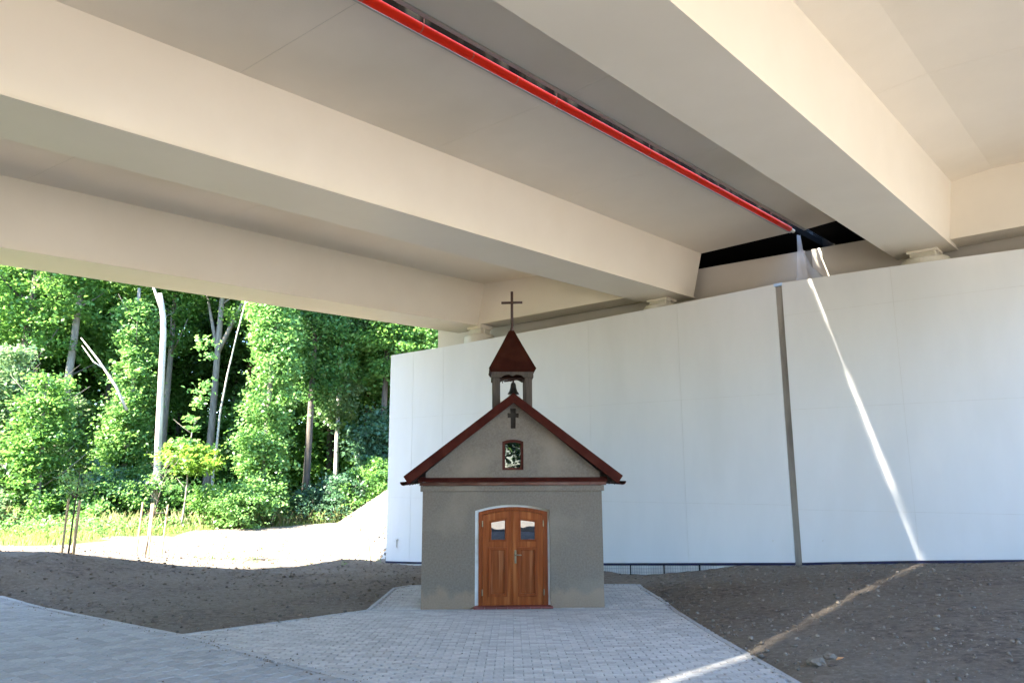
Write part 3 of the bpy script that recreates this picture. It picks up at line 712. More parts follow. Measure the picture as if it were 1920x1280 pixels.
# cornice ledge
m = MB()
m.add([(-1.62, -.075, 2.105), (1.64, -.075, 2.105), (1.64, .02, 2.165), (-1.62, .02, 2.165), (-1.62, -.075, 2.085), (1.64, -.075, 2.085), (1.64, .02, 2.085), (-1.62, .02, 2.085)],
      [(0, 1, 2, 3), (0, 4, 5, 1), (4, 7, 6, 5), (3, 2, 6, 7), (0, 3, 7, 4), (1, 5, 6, 2)]); m.build('cornice_tiles', 'red_metal', ch)
m = MB(); m.tube([(-1.60, -.028, 2.053), (1.62, -.028, 2.053)], .031, 12); m.build('cornice_roll', 'roll_paint', ch, smooth=True)
m = MB(); m.box(-1.585, 1.585, -.026, .02, 1.925, 2.02); m.build('cornice_band', 'plaster', ch, bevel=.006)
# roof
AP = (.015, 3.60); SL = (3.60 - 2.175) / 1.875
def roof_side(sg):
    ex = AP[0] + sg * 1.875; ez = AP[1] - 1.875 * SL
    nx, nz = sg * .605, .796
    p = [AP, (ex, ez), (ex - nx * .10, ez - nz * .10), (AP[0], AP[1] - .126)]
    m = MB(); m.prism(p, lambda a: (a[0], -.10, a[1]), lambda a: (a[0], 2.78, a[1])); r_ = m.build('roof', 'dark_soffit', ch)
    q = [(AP[0], AP[1] + .012), (ex, ez + .012), (ex, ez - .004), (AP[0], AP[1] - .004)]
    m = MB(); m.prism(q, lambda a: (a[0], -.13, a[1]), lambda a: (a[0], 2.80, a[1])); m.build('roof_sheet', 'red_metal', r_)
    for yy in np.arange(.25, 2.7, .55):   # rafter ends under the eaves
        p2 = [(AP[0] + sg * 1.5, AP[1] - 1.5 * SL - .135), (ex - sg * .06, ez - .065), (ex - sg * .06, ez - .15), (AP[0] + sg * 1.5, AP[1] - 1.5 * SL - .23)]
        m = MB(); m.prism(p2, lambda a: (a[0], yy, a[1]), lambda a: (a[0], yy + .09, a[1])); m.build('rafter', 'old_timber', r_)
    v = [(AP[0], AP[1] + .014), (ex + sg * .01, ez + .008), (ex - sg * .082, ez - .128), (AP[0], AP[1] - .160)]
    m = MB(); m.prism(v, lambda a: (a[0], -.145, a[1]), lambda a: (a[0], -.105, a[1])); m.build('verge_board', 'red_metal', ch, bevel=.006)
    # half-round gutter
    gx_, gz_ = ex + sg * .005, ez - .085
    outer = [(gx_ + .062 * math.cos(a), gz_ + .062 * math.sin(a)) for a in np.linspace(math.pi, 2 * math.pi, 11)]
    inner = [(gx_ + .052 * math.cos(a), gz_ + .052 * math.sin(a)) for a in np.linspace(2 * math.pi, math.pi, 11)]
    m = MB()
    n = 11
    va = [(p_[0], -.12, p_[1]) for p_ in outer + inner]; vb = [(p_[0], 2.8, p_[1]) for p_ in outer + inner]
    N2 = 2 * n
    m.add(va + vb, [(i, (i + 1) % N2, N2 + (i + 1) % N2, N2 + i) for i in range(N2)] + [(i, i + 1, N2 - 2 - i, N2 - 1 - i) for i in range(n - 1)] + [(N2 + i, N2 + N2 - 1 - i, N2 + N2 - 2 - i, N2 + i + 1) for i in range(n - 1)])
    m.build('gutter', 'red_metal', ch)
roof_side(-1); roof_side(1)
# door
m = MB(); m.plate(door_open, [opening(-.578, .590, -.02, 1.565, .085)], .075, .14)
rv = m.build('door_reveal', 'white_reveal', ch)
m = MB(); m.plate(opening(-.585, .598, .03, 1.573, .086), [opening(-.518, .524, .035, 1.525, .078)], .055, .15); m.build('door_frame', 'frame_wood', ch, bevel=.005)
def leaf(sg):
    x0, x1 = (-.516, -.006) if sg < 0 else (.002, .522)
    c, hw = .003, .520
    zt_ = lambda x: 1.520 + .078 * (1 - ((x - c) / hw) ** 2)
    xs = np.linspace(x1, x0, 9)
    out = [(x0, .04), (x1, .04)] + [(x, zt_(x)) for x in xs]
    a, b_ = (-.378, -.122) if sg < 0 else (.126, .392)
    win = [(a, 1.100), (b_, 1.100), (b_, 1.445 if sg < 0 else 1.415), (a, 1.410 if sg < 0 else 1.445)]
    a2, b2 = (-.400, -.113) if sg < 0 else (.105, .402)
    pan = [(a2, .200), (b2, .200), (b2, .965), (a2, .965)]
    m = MB(); m.plate(out, [win, pan], .062, .108); L = m.build('door_leaf', 'door_wood', ch, bevel=.004)
    m = MB(); m.plate([(a - .01, 1.09), (b_ + .01, 1.09), (b_ + .01, 1.46), (a - .01, 1.46)], [], .085, .092); m.build('pane', 'pane_glass', L)
    m = MB(); m.plate([(a2 - .01, .19), (b2 + .01, .19), (b2 + .01, .975), (a2 - .01, .975)], [], .086, .100); m.build('door_panel', 'panel_wood', L)
    pi = [(a2 + .028, .228), (b2 - .028, .228), (b2 - .028, .937), (a2 + .028, .937)]
    po = [(a2 - .020, .180), (b2 + .020, .180), (b2 + .020, .985), (a2 - .020, .985)]
    m = MB(); m.plate(po, [pi], .050, .088); m.build('moulding', 'frame_wood', L, bevel=.006)
    wi = [(a + .012, 1.112), (b_ - .012, 1.112), (b_ - .012, win[2][1] - .012), (a + .012, win[3][1] - .012)]
    wo = [(a - .02, 1.080), (b_ + .02, 1.080), (b_ + .02, win[2][1] + .02), (a - .02, win[3][1] + .02)]
    m = MB(); m.plate(wo, [wi], .050, .084); m.build('moulding', 'frame_wood', L, bevel=.006)
    hx = x0 - .004 if sg < 0 else x1 + .004
    for z in (.20, 1.33):
        m = MB(); m.tube([(hx, .048, z), (hx, .048, z + .10)], .010, 8); m.build('hinge', 'brass', L)
    if sg > 0:
        m = MB(); m.box(.028, .062, .050, .062, .72, .94); m.build('lock_plate', 'brass', L, bevel=.004)
        m = MB(); m.tube([(.045, .06, .865), (.045, .015, .865), (.060, .008, .865), (.145, .008, .860)], .009, 8); m.build('door_handle', 'brass', L, smooth=True)
        m = MB(); m.box(-.014, .020, .048, .064, .04, 1.585); m.build('cover_strip', 'door_wood', L, bevel=.004)
leaf(-1); leaf(1)
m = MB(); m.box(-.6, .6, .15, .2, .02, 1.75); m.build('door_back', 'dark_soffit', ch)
st = MB(); st.box(-.665, .66, -.085, .16, -.03, .012); stp = st.build('door_step', 'concrete', ch)
m = MB(); xs = np.linspace(-.668, .664, 8)
tile = MB(); tile.box(-.093, .093, -.12, .11, -.016, .016); tme = tile.mesh('step_tile', 'step_red')
for i in range(7):
    share('step_tile', tme, stp, ((xs[i] + xs[i + 1]) / 2, .01, .024))
# belfry
CX = .006
for px_, pw in ((-.279, .066), (.292, .063)):
    for yy in (.02, .60):
        m = MB(); m.box(px_ - pw, px_ + pw, yy, yy + .12, 3.15, 4.0); m.build('belfry_post', 'old_timber', ch, bevel=.006)
def scallop(half):
    pts = [(-half, 4.05), (-half, 3.90), (-.20, 3.905)]
    for i in range(1, 25):
        u = -.20 + .40 * i / 25
        z = 3.905 + .045 * abs(math.sin((u + .2) / .40 * math.pi * 2)) + (.012 if abs(u) < .08 else 0)
        pts.append((u, z))
    return pts + [(.20, 3.905), (half, 3.90), (half, 4.05)]
m = MB(); m.plate([(x + CX, z) for x, z in scallop(.372)], [], -.015, .018); m.build('belfry_board', 'old_timber', ch)
m = MB(); m.plate([(x + CX, z) for x, z in scallop(.372)], [], .722, .755); m.build('belfry_board', 'old_timber', ch)
for sx in (-1, 1):
    m = MB(); m.box(CX + sx * .355 - .016, CX + sx * .355 + .016, .019, .721, 3.90, 4.05); m.build('belfry_board', 'old_timber', ch)
m = MB()
cyb = .37; hb = .415
def sq(h, z): return [(CX - h, cyb - h, z), (CX + h, cyb - h, z), (CX + h, cyb + h, z), (CX - h, cyb + h, z)]
vs_ = sq(hb - .03, 4.0) + sq(hb, 4.045) + sq(hb - .002, 4.06) + sq(.19, 4.50) + sq(.045, 4.80) + sq(.035, 4.82)
fs_ = [(3, 2, 1, 0)] + [(k * 4 + i, k * 4 + (i + 1) % 4, k * 4 + 4 + (i + 1) % 4, k * 4 + 4 + i) for k in range(5) for i in range(4)] + [(20, 21, 22, 23)]
m.add(vs_, fs_); spire = m.build('spire', 'spire_metal', ch)
for sx, sy in ((-1, -1), (1, -1), (1, 1), (-1, 1)):   # folded hips
    m = MB(); m.tube([(CX + sx * hb, cyb + sy * hb, 4.055), (CX + sx * .19, cyb + sy * .19, 4.50), (CX + sx * .045, cyb + sy * .045, 4.80)], .009, 6); m.build('hip_seam', 'spire_metal', spire)
m = MB(); m.tube([(CX + .012, cyb, 4.80), (CX + .012, cyb, 5.56)], .026, 10); m.lathe([(.045, 4.80), (.035, 4.86), (.02, 4.90)], CX + .012, cyb, 12); sc_ = m.build('spire_cross', 'cross_iron', ch, smooth=True)
m = MB(); m.tube([(CX - .185, cyb, 5.345), (CX + .205, cyb, 5.355)], .024, 10); m.build('cross_arm', 'cross_iron', sc_, smooth=True)
# bell
bell = empty('bell', (CHX + .0, CHY + .36, 3.875), CH_YAW); bell.scale = (1.12, 1.12, 1.12); tag(bell, 'small dark bell hanging in the open belfry', 'bell')
m = MB(); m.lathe([(.005, -.02), (.030, -.022), (.042, -.05), (.050, -.11), (.066, -.16), (.092, -.20), (.094, -.21), (.08, -.21)], .018, 0, 24); m.build('bell_body', 'bell_bronze', bell, smooth=True)
m = MB(); m.tube([(-.13, 0, .0), (.12, 0, .045)], .014, 8); m.tube([(.018, 0, .03), (.018, 0, -.03)], .016, 8); m.tube([(-.27, 0, .05), (.28, 0, .05)], .018, 8); m.build('yoke', 'cross_iron', bell)
m = MB(); m.tube([(-.13, 0, 0), (-.16, -.01, .02), (-.155, -.01, -.03)], .009, 6); m.build('bell_lever', 'cross_iron', bell)
m = MB(); m.tube([(.018, 0, -.06), (.03, 0, -.235)], [.008, .016], 8); m.build('clapper', 'cross_iron', bell)

# ------------------------------------------------------------------ small things by the wall
m = MB(); p0 = Vector((-3.93, 20.97, gz(-3.93, 20.97) - .15))
m.tube([p0, p0 + Vector((-.06, 0, .45)), p0 + Vector((-.115, 0, .86))], .011, 6); o = m.build('rusty_stake', 'rust'); tag(o, 'thin rusty rod leaning in the earth beside the left end of the white wall', 'stake')
m = MB()
hp = [(-3.70, 22.95, .78), (-3.84, 22.9, .70), (-3.95, 22.88, .61), (-4.045, 22.85, .50), (-4.075, 22.82, .41), (-4.055, 22.8, .335), (-3.99, 22.8, .31), (-3.90, 22.85, .325), (-3.75, 22.95, .36)]
m.tube(hp, .014, 8); o = m.build('hose', 'grey_hose', smooth=True); tag(o, 'looped grey hose sticking out past the left end of the white wall', 'hose')
og = None
for k, (x, y) in enumerate(((-3.88, 22.95), (-4.12, 23.42), (-3.55, 23.38))):
    m = MB(); s = .26
    for i in range(4):
        a = -s + 2 * s * i / 3
        m.box(a - .026, a + .026, -s, s, -.06, 0)
        m.box(-s, s, a - .026, a + .026, -.061, -.001)
    g0 = m.build('openwork_slab', 'concrete_light')
    nx = (gz(x + .1, y) - gz(x - .1, y)) / .2; ny = (gz(x, y + .1) - gz(x, y - .1)) / .2
    g0.location = (x, y, gz(x, y) + .045); g0.rotation_euler = (math.atan(ny), -math.atan(nx), 0)
    tag(g0, 'concrete openwork slab with square holes on the slope at the left end of the wall', 'slab', 'openwork slabs at the foot of the slope')
# low mesh with posts in the gap under the wall
ms = empty('mesh_fence', WP(-1.6, -.06, -.2)); tag(ms, 'low wire mesh on dark posts in the gap under the white wall', 'fence')
for s in (-.7, -1.55, -2.4):
    m = MB(); a = WP(s, -.06, zb(s) - .35) - ms.location; m.tube([a, a + Vector((0, 0, .31))], .014, 6); m.build('post', 'flat_black', ms)
m = MB(); s = .4
while s > -2.8:
    a = WP(s, -.05, zb(s) - .28) - ms.location; m.tube([a, a + Vector((0, 0, .24))], .0035, 4, cap=False); s -= .06
for dz in (-.12, -.2):
    m.tube([WP(.4, -.05, zb(.4) + dz) - ms.location, WP(-2.8, -.05, zb(-2.8) + dz) - ms.location], .0035, 4)
m.build('mesh', 'grey_hose', ms)
# clods by the paving edge
for k, (x, y, s_, lb) in enumerate(((3.05, 7.75, .09, 'big crumbly clod of dark earth lying nearest the camera by the paving'), (3.28, 8.0, .06, 'smaller clod of earth just behind the biggest clod'))):
    bm = bmesh.new(); bmesh.ops.create_icosphere(bm, subdivisions=3, radius=s_)
    for v in bm.verts:
        v.co *= 1 + .35 * noise.fractal(v.co * 18 + Vector((k, 0, 0)), 1, 2, 4); v.co.z *= .6
    me = bpy.data.meshes.new('earth_clod'); bm.to_mesh(me); bm.free(); me.materials.append(MATS['clod_earth'])
    o = bpy.data.objects.new('earth_clod', me); col.objects.link(o); o.location = (x, y, gz(x, y) + s_ * .25); tag(o, lb, 'clod')
m = MB(); m.add([(0, 0, 0), (.05, .022, .012), (.11, 0, .004), (.05, -.022, .01)], [(0, 1, 2, 3)])
MATS_dry = pm('dry_leaf', (.45, .22, .08), (.38, .17, .06), rough=.8)
o = m.build('fallen_leaf', 'dry_leaf', fixn=False); o.location = (3.2, 7.66, gz(3.2, 7.66) + .05); o.rotation_euler = (.2, -.15, .3); tag(o, 'orange dry leaf lying beside the clods of earth', 'leaf')

# ------------------------------------------------------------------ vegetation
def leaf_cloud(name, P, size, mat, parent, rng, up=.55, jitter=.35, aspect=.62, droop=0.25):
    """P: (n,3) positions -> n folded leaf-shaped quads"""
    n = len(P)
    nrm = rng.normal(size=(n, 3)); nrm[:, 2] = np.abs(nrm[:, 2]) * 1.0 + up
    nrm /= np.linalg.norm(nrm, axis=1)[:, None]
    d = rng.normal(size=(n, 3)); d[:, 2] -= droop
    d -= nrm * (d * nrm).sum(1)[:, None]; d /= np.linalg.norm(d, axis=1)[:, None]
    w = np.cross(nrm, d)
    s = size * (1 + jitter * rng.uniform(-1, 1, n))[:, None]
    a = P - d * s * .5; c = P + d * s * .5
    fold = nrm * s * .12
    b = P + w * s * aspect * .5 - d * s * .06 + fold; e = P - w * s * aspect * .5 - d * s * .06 + fold
    v = np.stack([a, b, c, e], 1).reshape(-1, 3)
    f = np.arange(4 * n).reshape(n, 4)
    me = np_mesh(name, v, f, mat)
    o = bpy.data.objects.new(name, me); col.objects.link(o)
    if parent: o.parent = parent
    return o
def spray(centres, radii, per, rng, flat=.55):
    """clumps of points around centres"""
    out = []
    for c, r in zip(centres, radii):
        k = max(4, int(per * 1.45 * rng.uniform(.6, 1.3)))
        q = rng.normal(size=(k, 3)) * np.array([1, 1, flat]) * r * .5
        out.append(c + q)
    return np.concatenate(out)
def col_points(h0, h1, r0, r1, n, rng, belly=.4):
    t = rng.random(n); z = h0 + (h1 - h0) * t
    r = (r0 + (r1 - r0) * t) * (.75 + .5 * np.sin(np.clip(t, 0, 1) * math.pi) * belly) * rng.uniform(.35, 1.1, n) ** .6
    a = rng.uniform(0, 2 * math.pi, n)
    wob = .25 * np.sin(z * .9 + 1.3)
    return np.stack([r * np.cos(a) + wob, r * np.sin(a), z], 1)
def ell_points(cz, rx, rz, n, rng, shell=.55):
    u = rng.normal(size=(n, 3)); u /= np.linalg.norm(u, axis=1)[:, None]
    r = rng.uniform(shell, 1.0, n)[:, None]
    lob = (1 + .25 * np.sin(u[:, 0:1] * 5 + cz) * np.cos(u[:, 2:3] * 4 + rx))
    return u * r * lob * np.array([rx, rx, rz]) + np.array([0, 0, cz])
def trunk_path(h, lean, rng, wig=.12, n=9):
    pts = []
    ph = rng.uniform(0, 6, 2)
    for i in range(n):
        t = i / (n - 1)
        pts.append((lean[0] * t + wig * math.sin(t * 5 + ph[0]) * t, lean[1] * t + wig * math.cos(t * 4 + ph[1]) * t, h * t - (.25 if i == 0 else 0)))
    return pts
def tree(name, x, y, h, rb, rt, bark, label, lean=(0, 0), crowns=(), branches=0, br_z=(.5, .95), br_len=2.2, seed=0, group=None, wig=.12, cat='tree', fork=None, path=None):
    g = np.random.default_rng(seed + 100)
    e = empty(name, (x, y, gz(x, y))); tag(e, label, cat, group)
    m = MB(); pts = path or trunk_path(h, lean, g, wig)
    n = len(pts); rad = [rb + (rt - rb) * (i / (n - 1)) ** .8 for i in range(n)]; rad[0] *= 1.35
    m.tube(pts, rad, 10)
    for k in range(branches):
        t = g.uniform(*br_z); i = min(n - 2, int(t * (n - 1))); p = Vector(pts[i]).lerp(Vector(pts[i + 1]), t * (n - 1) - i)
        a = g.uniform(0, 6.28); l = br_len * g.uniform(.6, 1.2); r0 = rad[i] * g.uniform(.25, .45)
        d = Vector((math.cos(a), math.sin(a), g.uniform(.35, 1.0))).normalized()
        m.tube([p, p + d * l * .5 + Vector((0, 0, .05)), p + d * l + Vector((0, 0, .12 * l))], [r0, r0 * .6, r0 * .2], 6)
    if fork:
        for (fz, fd, fl, fr) in fork:
            i = min(n - 1, int(fz * (n - 1))); p = Vector(pts[i]); d = Vector(fd).normalized()
            m.tube([p - Vector((0, 0, .3)), p + d * fl * .35, p + d * fl * .7 + Vector((0, 0, .2)), p + d * fl + Vector((0, 0, .6))], [fr, fr * .9, fr * .7, fr * .4], 8)
    m.build('trunk', bark, e, smooth=True)
    for cr in crowns:
        kind, args, nclump, per, crad, lsize, mat = cr
        c = col_points(*args, nclump, g) if kind == 'col' else ell_points(*args, nclump, g)
        off = np.zeros(3)
        tt = np.clip(c[:, 2] / max(h, .1), 0, 1)[:, None]
        c = c + tt * np.array([lean[0], lean[1], 0])
        P = spray(c, g.uniform(.6, 1.25, nclump) * crad, per, g)
        P = P[P[:, 2] > .05]
        leaf_cloud('crown', P, lsize, mat, e, g)
    return e

# --- edge of the wood, individually
tree('dead_tree', -16.0, 33, 10.6, .175, .11, 'bark_pale', 'tall bare pale dead trunk with a broken top, in front of the leafy trees', seed=1,
     path=[(.12, 0, -.25), (.08, 0, 2), (0, 0, 4.2), (-.08, 0, 6.4), (-.16, 0, 8.6), (-.24, 0, 9.4), (-.36, 0, 10.0), (-.50, 0, 10.5)],
     fork=[(.98, (-.55, 0, .85), 1.5, .07)])
tree('ivy_tree', -22.6, 36, 17, .24, .12, 'bark_grey', 'slim grey trunk leaning near the left, its foot hidden in pale bushes', lean=(.9, 0), seed=2, wig=.25,
     crowns=[('ell', (14.6, 2.6, 3.2), 90, 70, .75, .19, 'leaf_mid'), ('col', (0, 5.8, 1.7, 1.0), 130, 75, .55, .18, 'leaf_silver')], branches=9, br_z=(.6, .95))
tree('ash_tree', -16.6, 40, 18, .23, .12, 'bark_grey', 'grey forked trunk right of the bare dead trunk', lean=(.4, 0), seed=3, wig=.1,
     crowns=[('ell', (15.5, 3.0, 3.6), 110, 75, .8, .2, 'leaf_mid')], branches=8, br_z=(.62, .95), fork=[(.62, (.45, 0, .9), 4.5, .14), (.62, (-.35, .2, .95), 4.0, .11)])
tree('sapling', -15.1, 37.5, 11.5, .085, .03, 'bark_pale', 'thin white curving sapling stem between the forked trunk and the leafy column', seed=4,
     path=[(-.1, 0, -.2), (-.15, 0, 2.0), (-.05, 0, 3.6), (.0, 0, 5.2), (.25, 0, 7.2), (.62, 0, 9.4), (1.05, 0, 11.6)])
tree('hornbeam', -11.45, 34, 15, .17, .06, 'bark_grey', 'bright leafy column of a tree, tallest of the sunlit green columns', seed=5, lean=(.1, 0),
     crowns=[('col', (.3, 12.5, 1.02, .85), 290, 62, .58, .185, 'leaf_bright')], branches=6)
tree('lime_tree', -10.35, 37, 16, .19, .1, 'bark_dark', 'dark leafy tree with a straight grey trunk right of the bright leafy column', seed=6, lean=(.1, 0),
     crowns=[('ell', (9.6, 1.7, 4.3), 190, 70, .7, .195, 'leaf_dark'), ('ell', (14.5, 2.4, 2.6), 80, 70, .8, .2, 'leaf_dark')], branches=8, br_z=(.4, .95))
tree('birch', -9.45, 39.5, 17, .13, .07, 'bark_pale', 'thin whitish trunk standing among the right-hand trees left of the wall', seed=7, lean=(.05, 0), wig=.2,
     crowns=[('ell', (12.6, 1.9, 3.6), 100, 65, .7, .2, 'leaf_silver'), ('ell', (6.2, 1.2, 1.6), 40, 55, .6, .2, 'leaf_silver')], branches=8)
for i, (x, y, lb) in enumerate(((-16.8, 45.5, 'reddish pine trunk seen between the white sapling and the leafy column'), (-11.1, 45, 'reddish pine trunk left of the thin whitish trunk'), (-8.35, 43, 'reddish pine trunk nearest the white wall'), (-9.1, 46, 'reddish pine trunk deep behind the thin whitish trunk'))):
    tree('pine_tree', x, y, 18, .21, .12, 'bark_pine', lb, seed=20 + i, lean=(.3 * (-1) ** i, 0), group='pines in the wood',
         crowns=[('ell', (15.8, 2.2, 2.6), 70, 90, .7, .17, 'needle')], branches=9, br_z=(.35, .95), br_len=1.4)
tree('maple_tree', -7.0, 39, 16, .20, .1, 'bark_dark', 'dark slender tree standing closest to the left end of the white wall', seed=8, lean=(.2, 0),
     crowns=[('ell', (11.2, 2.4, 5.0), 190, 70, .8, .195, 'leaf_mid'), ('ell', (3.2, 1.7, 2.3), 80, 70, .7, .22, 'leaf_blue')], branches=8, br_z=(.4, .95))
tree('maple_tree', -4.6, 40, 15, .20, .1, 'bark_dark', 'green tree whose crown shows above the low left end of the wall', seed=9, lean=(.2, 0),
     crowns=[('ell', (9.8, 2.9, 4.4), 200, 75, .85, .205, 'leaf_bright')], branches=8, br_z=(.4, .95))
tree('ivy_tree', -19.0, 36, 11.5, .17, .08, 'bark_grey', 'leafy green column just left of the bare dead trunk', seed=10,
     crowns=[('col', (.2, 10.6, 1.15, .75), 260, 62, .6, .185, 'leaf_bright')], branches=5)
tree('maple_sapling', -14.0, 31.5, 4.6, .05, .02, 'bark_grey', 'young yellow-green maple in front of the forked trunk', seed=11, lean=(.3, 0), cat='tree',
     crowns=[('ell', (2.9, 1.25, .7), 34, 44, .5, .2, 'leaf_yellow'), ('col', (3.4, 8.2, .42, .25), 17, 22, .40, .2, 'leaf_bright')], branches=6, br_z=(.3, .95), br_len=1.0)
tree('willow', -22.5, 31.5, 7.0, .12, .05, 'bark_grey', 'tall silvery leafy column at the left edge of the wood', seed=12,
     crowns=[('col', (.2, 7.4, 1.55, .9), 190, 66, .7, .17, 'leaf_silver')], branches=8, br_z=(.1, .9))
tree('willow', -19.9, 31, 6.4, .12, .05, 'bark_grey', 'shorter silvery leafy column just left of the first bright column', seed=13,
     crowns=[('col', (.2, 6.2, 1.2, .8), 130, 62, .65, .17, 'leaf_mid')], branches=8, br_z=(.1, .9))
tree('oak_tree', -24.8, 36, 17, .26, .12, 'bark_dark', 'broad tree with dark slanting branches at the far left', seed=14, lean=(.5, 0),
     crowns=[('ell', (11.5, 3.4, 4.0), 210, 70, .9, .205, 'leaf_mid')], branches=14, br_z=(.35, .95), br_len=3.6)
tree('willow', -26.5, 32, 8, .14, .06, 'bark_grey', 'bushy tree at the very left edge below the slanting branches', seed=15,
     crowns=[('ell', (3.4, 2.3, 3.6), 200, 65, .75, .18, 'leaf_bright')], branches=8, br_z=(.1, .9))
tree('beech_tree', -13.4, 39.5, 16.5, .2, .1, 'bark_grey', 'leafy tree filling the gap behind the white sapling', seed=16,
     crowns=[('ell', (12.8, 2.3, 3.9), 150, 70, .8, .195, 'leaf_mid'), ('ell', (4.6, 1.5, 2.6), 70, 60, .7, .22, 'leaf_dark')], branches=9)
tree('beech_tree', -19.6, 41, 17.5, .22, .1, 'bark_grey', 'tall leafy tree high behind the bare dead trunk', seed=17,
     crowns=[('ell', (13.6, 2.9, 4.2), 180, 72, .85, .205, 'leaf_mid')], branches=10)
# leaning dead branch caught in the willow
m = MB(); m.tube([(-17.7, 33.3, 5.2), (-18.3, 33.3, 6.3), (-19.2, 33.3, 7.5), (-20.2, 33.4, 8.6)], [.075, .06, .045, .02], 7); m.tube([(-18.9, 33.3, 7.1), (-19.4, 33.2, 7.45), (-20.0, 33.2, 8.2)], [.035, .03, .012], 6)
o = m.build('dead_branch', 'bark_pale', smooth=True); tag(o, 'pale dead branch leaning across the trees left of the bare trunk', 'branch')
# deeper trees in the shade
deep = [(-30, 43), (-26.5, 45), (-23.5, 42), (-22, 48), (-18, 47), (-14.8, 44), (-12.4, 48), (-10.6, 42.5), (-7.6, 47), (-5.2, 45.5), (-3.0, 43.5), (-1.2, 48), (-6.3, 42.0), (-28, 38.5)]
first = None
for i, (x, y) in enumerate(deep):
    if i < 3:
        e = tree('woodland_tree', x, y, 17.5, .22, .1, 'bark_dark', 'dark leafy tree standing in the shade behind the sunlit front trees', seed=40 + i, group='shaded trees deep in the wood',
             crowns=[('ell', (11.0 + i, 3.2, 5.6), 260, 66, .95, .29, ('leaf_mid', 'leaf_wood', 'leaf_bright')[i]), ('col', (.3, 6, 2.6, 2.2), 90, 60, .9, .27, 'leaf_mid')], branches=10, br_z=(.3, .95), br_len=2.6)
        protos = (first or []); protos.append(e); first = protos
    else:
        src = first[i % 3]; e = src.copy(); col.objects.link(e)
        e.location = (x, y, gz(x, y)); e.rotation_euler = (0, 0, rnd.uniform(0, 6.28)); s = rnd.uniform(.88, 1.12); e.scale = (s, s, s * rnd.uniform(.95, 1.1))
        for c in src.children:
            d = c.copy(); col.objects.link(d); d.parent = e
# far wood closing the view; the same wood goes on behind the photographer
def wood_mass(name, x0, x1, y0, y1, h, n, seed):
    g = np.random.default_rng(seed)
    nc = n // 60
    c = np.stack([g.uniform(x0, x1, nc), g.uniform(y0, y1, nc), g.uniform(0, 1, nc) ** .85 * h], 1)
    c[:, 2] *= .8 + .2 * np.sin(c[:, 0] * .7) 
    P = spray(c, g.uniform(1.0, 2.0, nc), 60, g, .7)
    P = P[P[:, 2] > 0]
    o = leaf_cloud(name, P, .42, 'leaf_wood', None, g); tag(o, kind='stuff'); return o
wood = wood_mass('woodland', -52, 12, 50, 58, 14.5, 80000, 5)
w2 = wood.copy(); col.objects.link(w2); w2.location = (-25, 8, 0); w2.rotation_euler = (0, 0, R(180)); w2.location = (-14, 12, -.5)
w3 = wood.copy(); col.objects.link(w3); w3.rotation_euler = (0, 0, R(90)); w3.location = (16, 6, 0)

# bushes and weeds along the foot of the wood
bush_spots = [(-24.5, 28.5, 1.0, 'leaf_bright', 'low bright bush in the grass at the far left'), (-21.2, 28.8, 1.2, 'leaf_silver', 'pale bush at the foot of the silvery willows'),
              (-17.6, 32.0, 1.6, 'leaf_bright', 'sunlit bush at the foot of the bare dead trunk'), (-18.6, 33.0, 1.9, 'leaf_blue', 'blue-green bush behind the bush at the dead trunk'),
              (-13.0, 32.8, 1.3, 'leaf_mid', 'green bush under the yellow-green maple'), (-11.6, 32.2, 1.5, 'leaf_bright', 'bush at the foot of the bright leafy column'),
              (-9.6, 34.8, 1.1, 'leaf_blue', 'small bush beside the straight grey trunk'), (-8.2, 35.4, 1.7, 'leaf_blue', 'bush at the foot of the thin whitish trunk'),
              (-6.7, 35.6, 2.0, 'leaf_mid', 'leafy bush on top of the sandy slope next to the wall'), (-14.9, 33.6, 1.5, 'leaf_dark', 'dark bush between the dead trunk and the maple'),
              (-5.3, 36.5, 2.3, 'leaf_dark', 'dark bush half hidden by the left end of the wall')]
for i, (x, y, r, mt, lb) in enumerate(bush_spots):
    g = np.random.default_rng(300 + i)
    e = empty('bush', (x, y, gz(x, y))); tag(e, lb, 'bush', 'bushes at the foot of the wood')
    m = MB()
    for k in range(6):
        a = g.uniform(0, 6.28); m.tube([(0, 0, -.1), (math.cos(a) * r * .3, math.sin(a) * r * .3, r * .5), (math.cos(a) * r * .6, math.sin(a) * r * .6, r * .95)], [.03, .02, .008], 5)
    m.build('stem', 'bark_grey', e)
    P = spray(ell_points(r * .6, r, r * .75, int(34 * r * r) + 25, g, .4), [.4] * (int(34 * r * r) + 25), 40, g); P = P[P[:, 2] > 0]
    leaf_cloud('foliage', P, .15, mt, e, g)
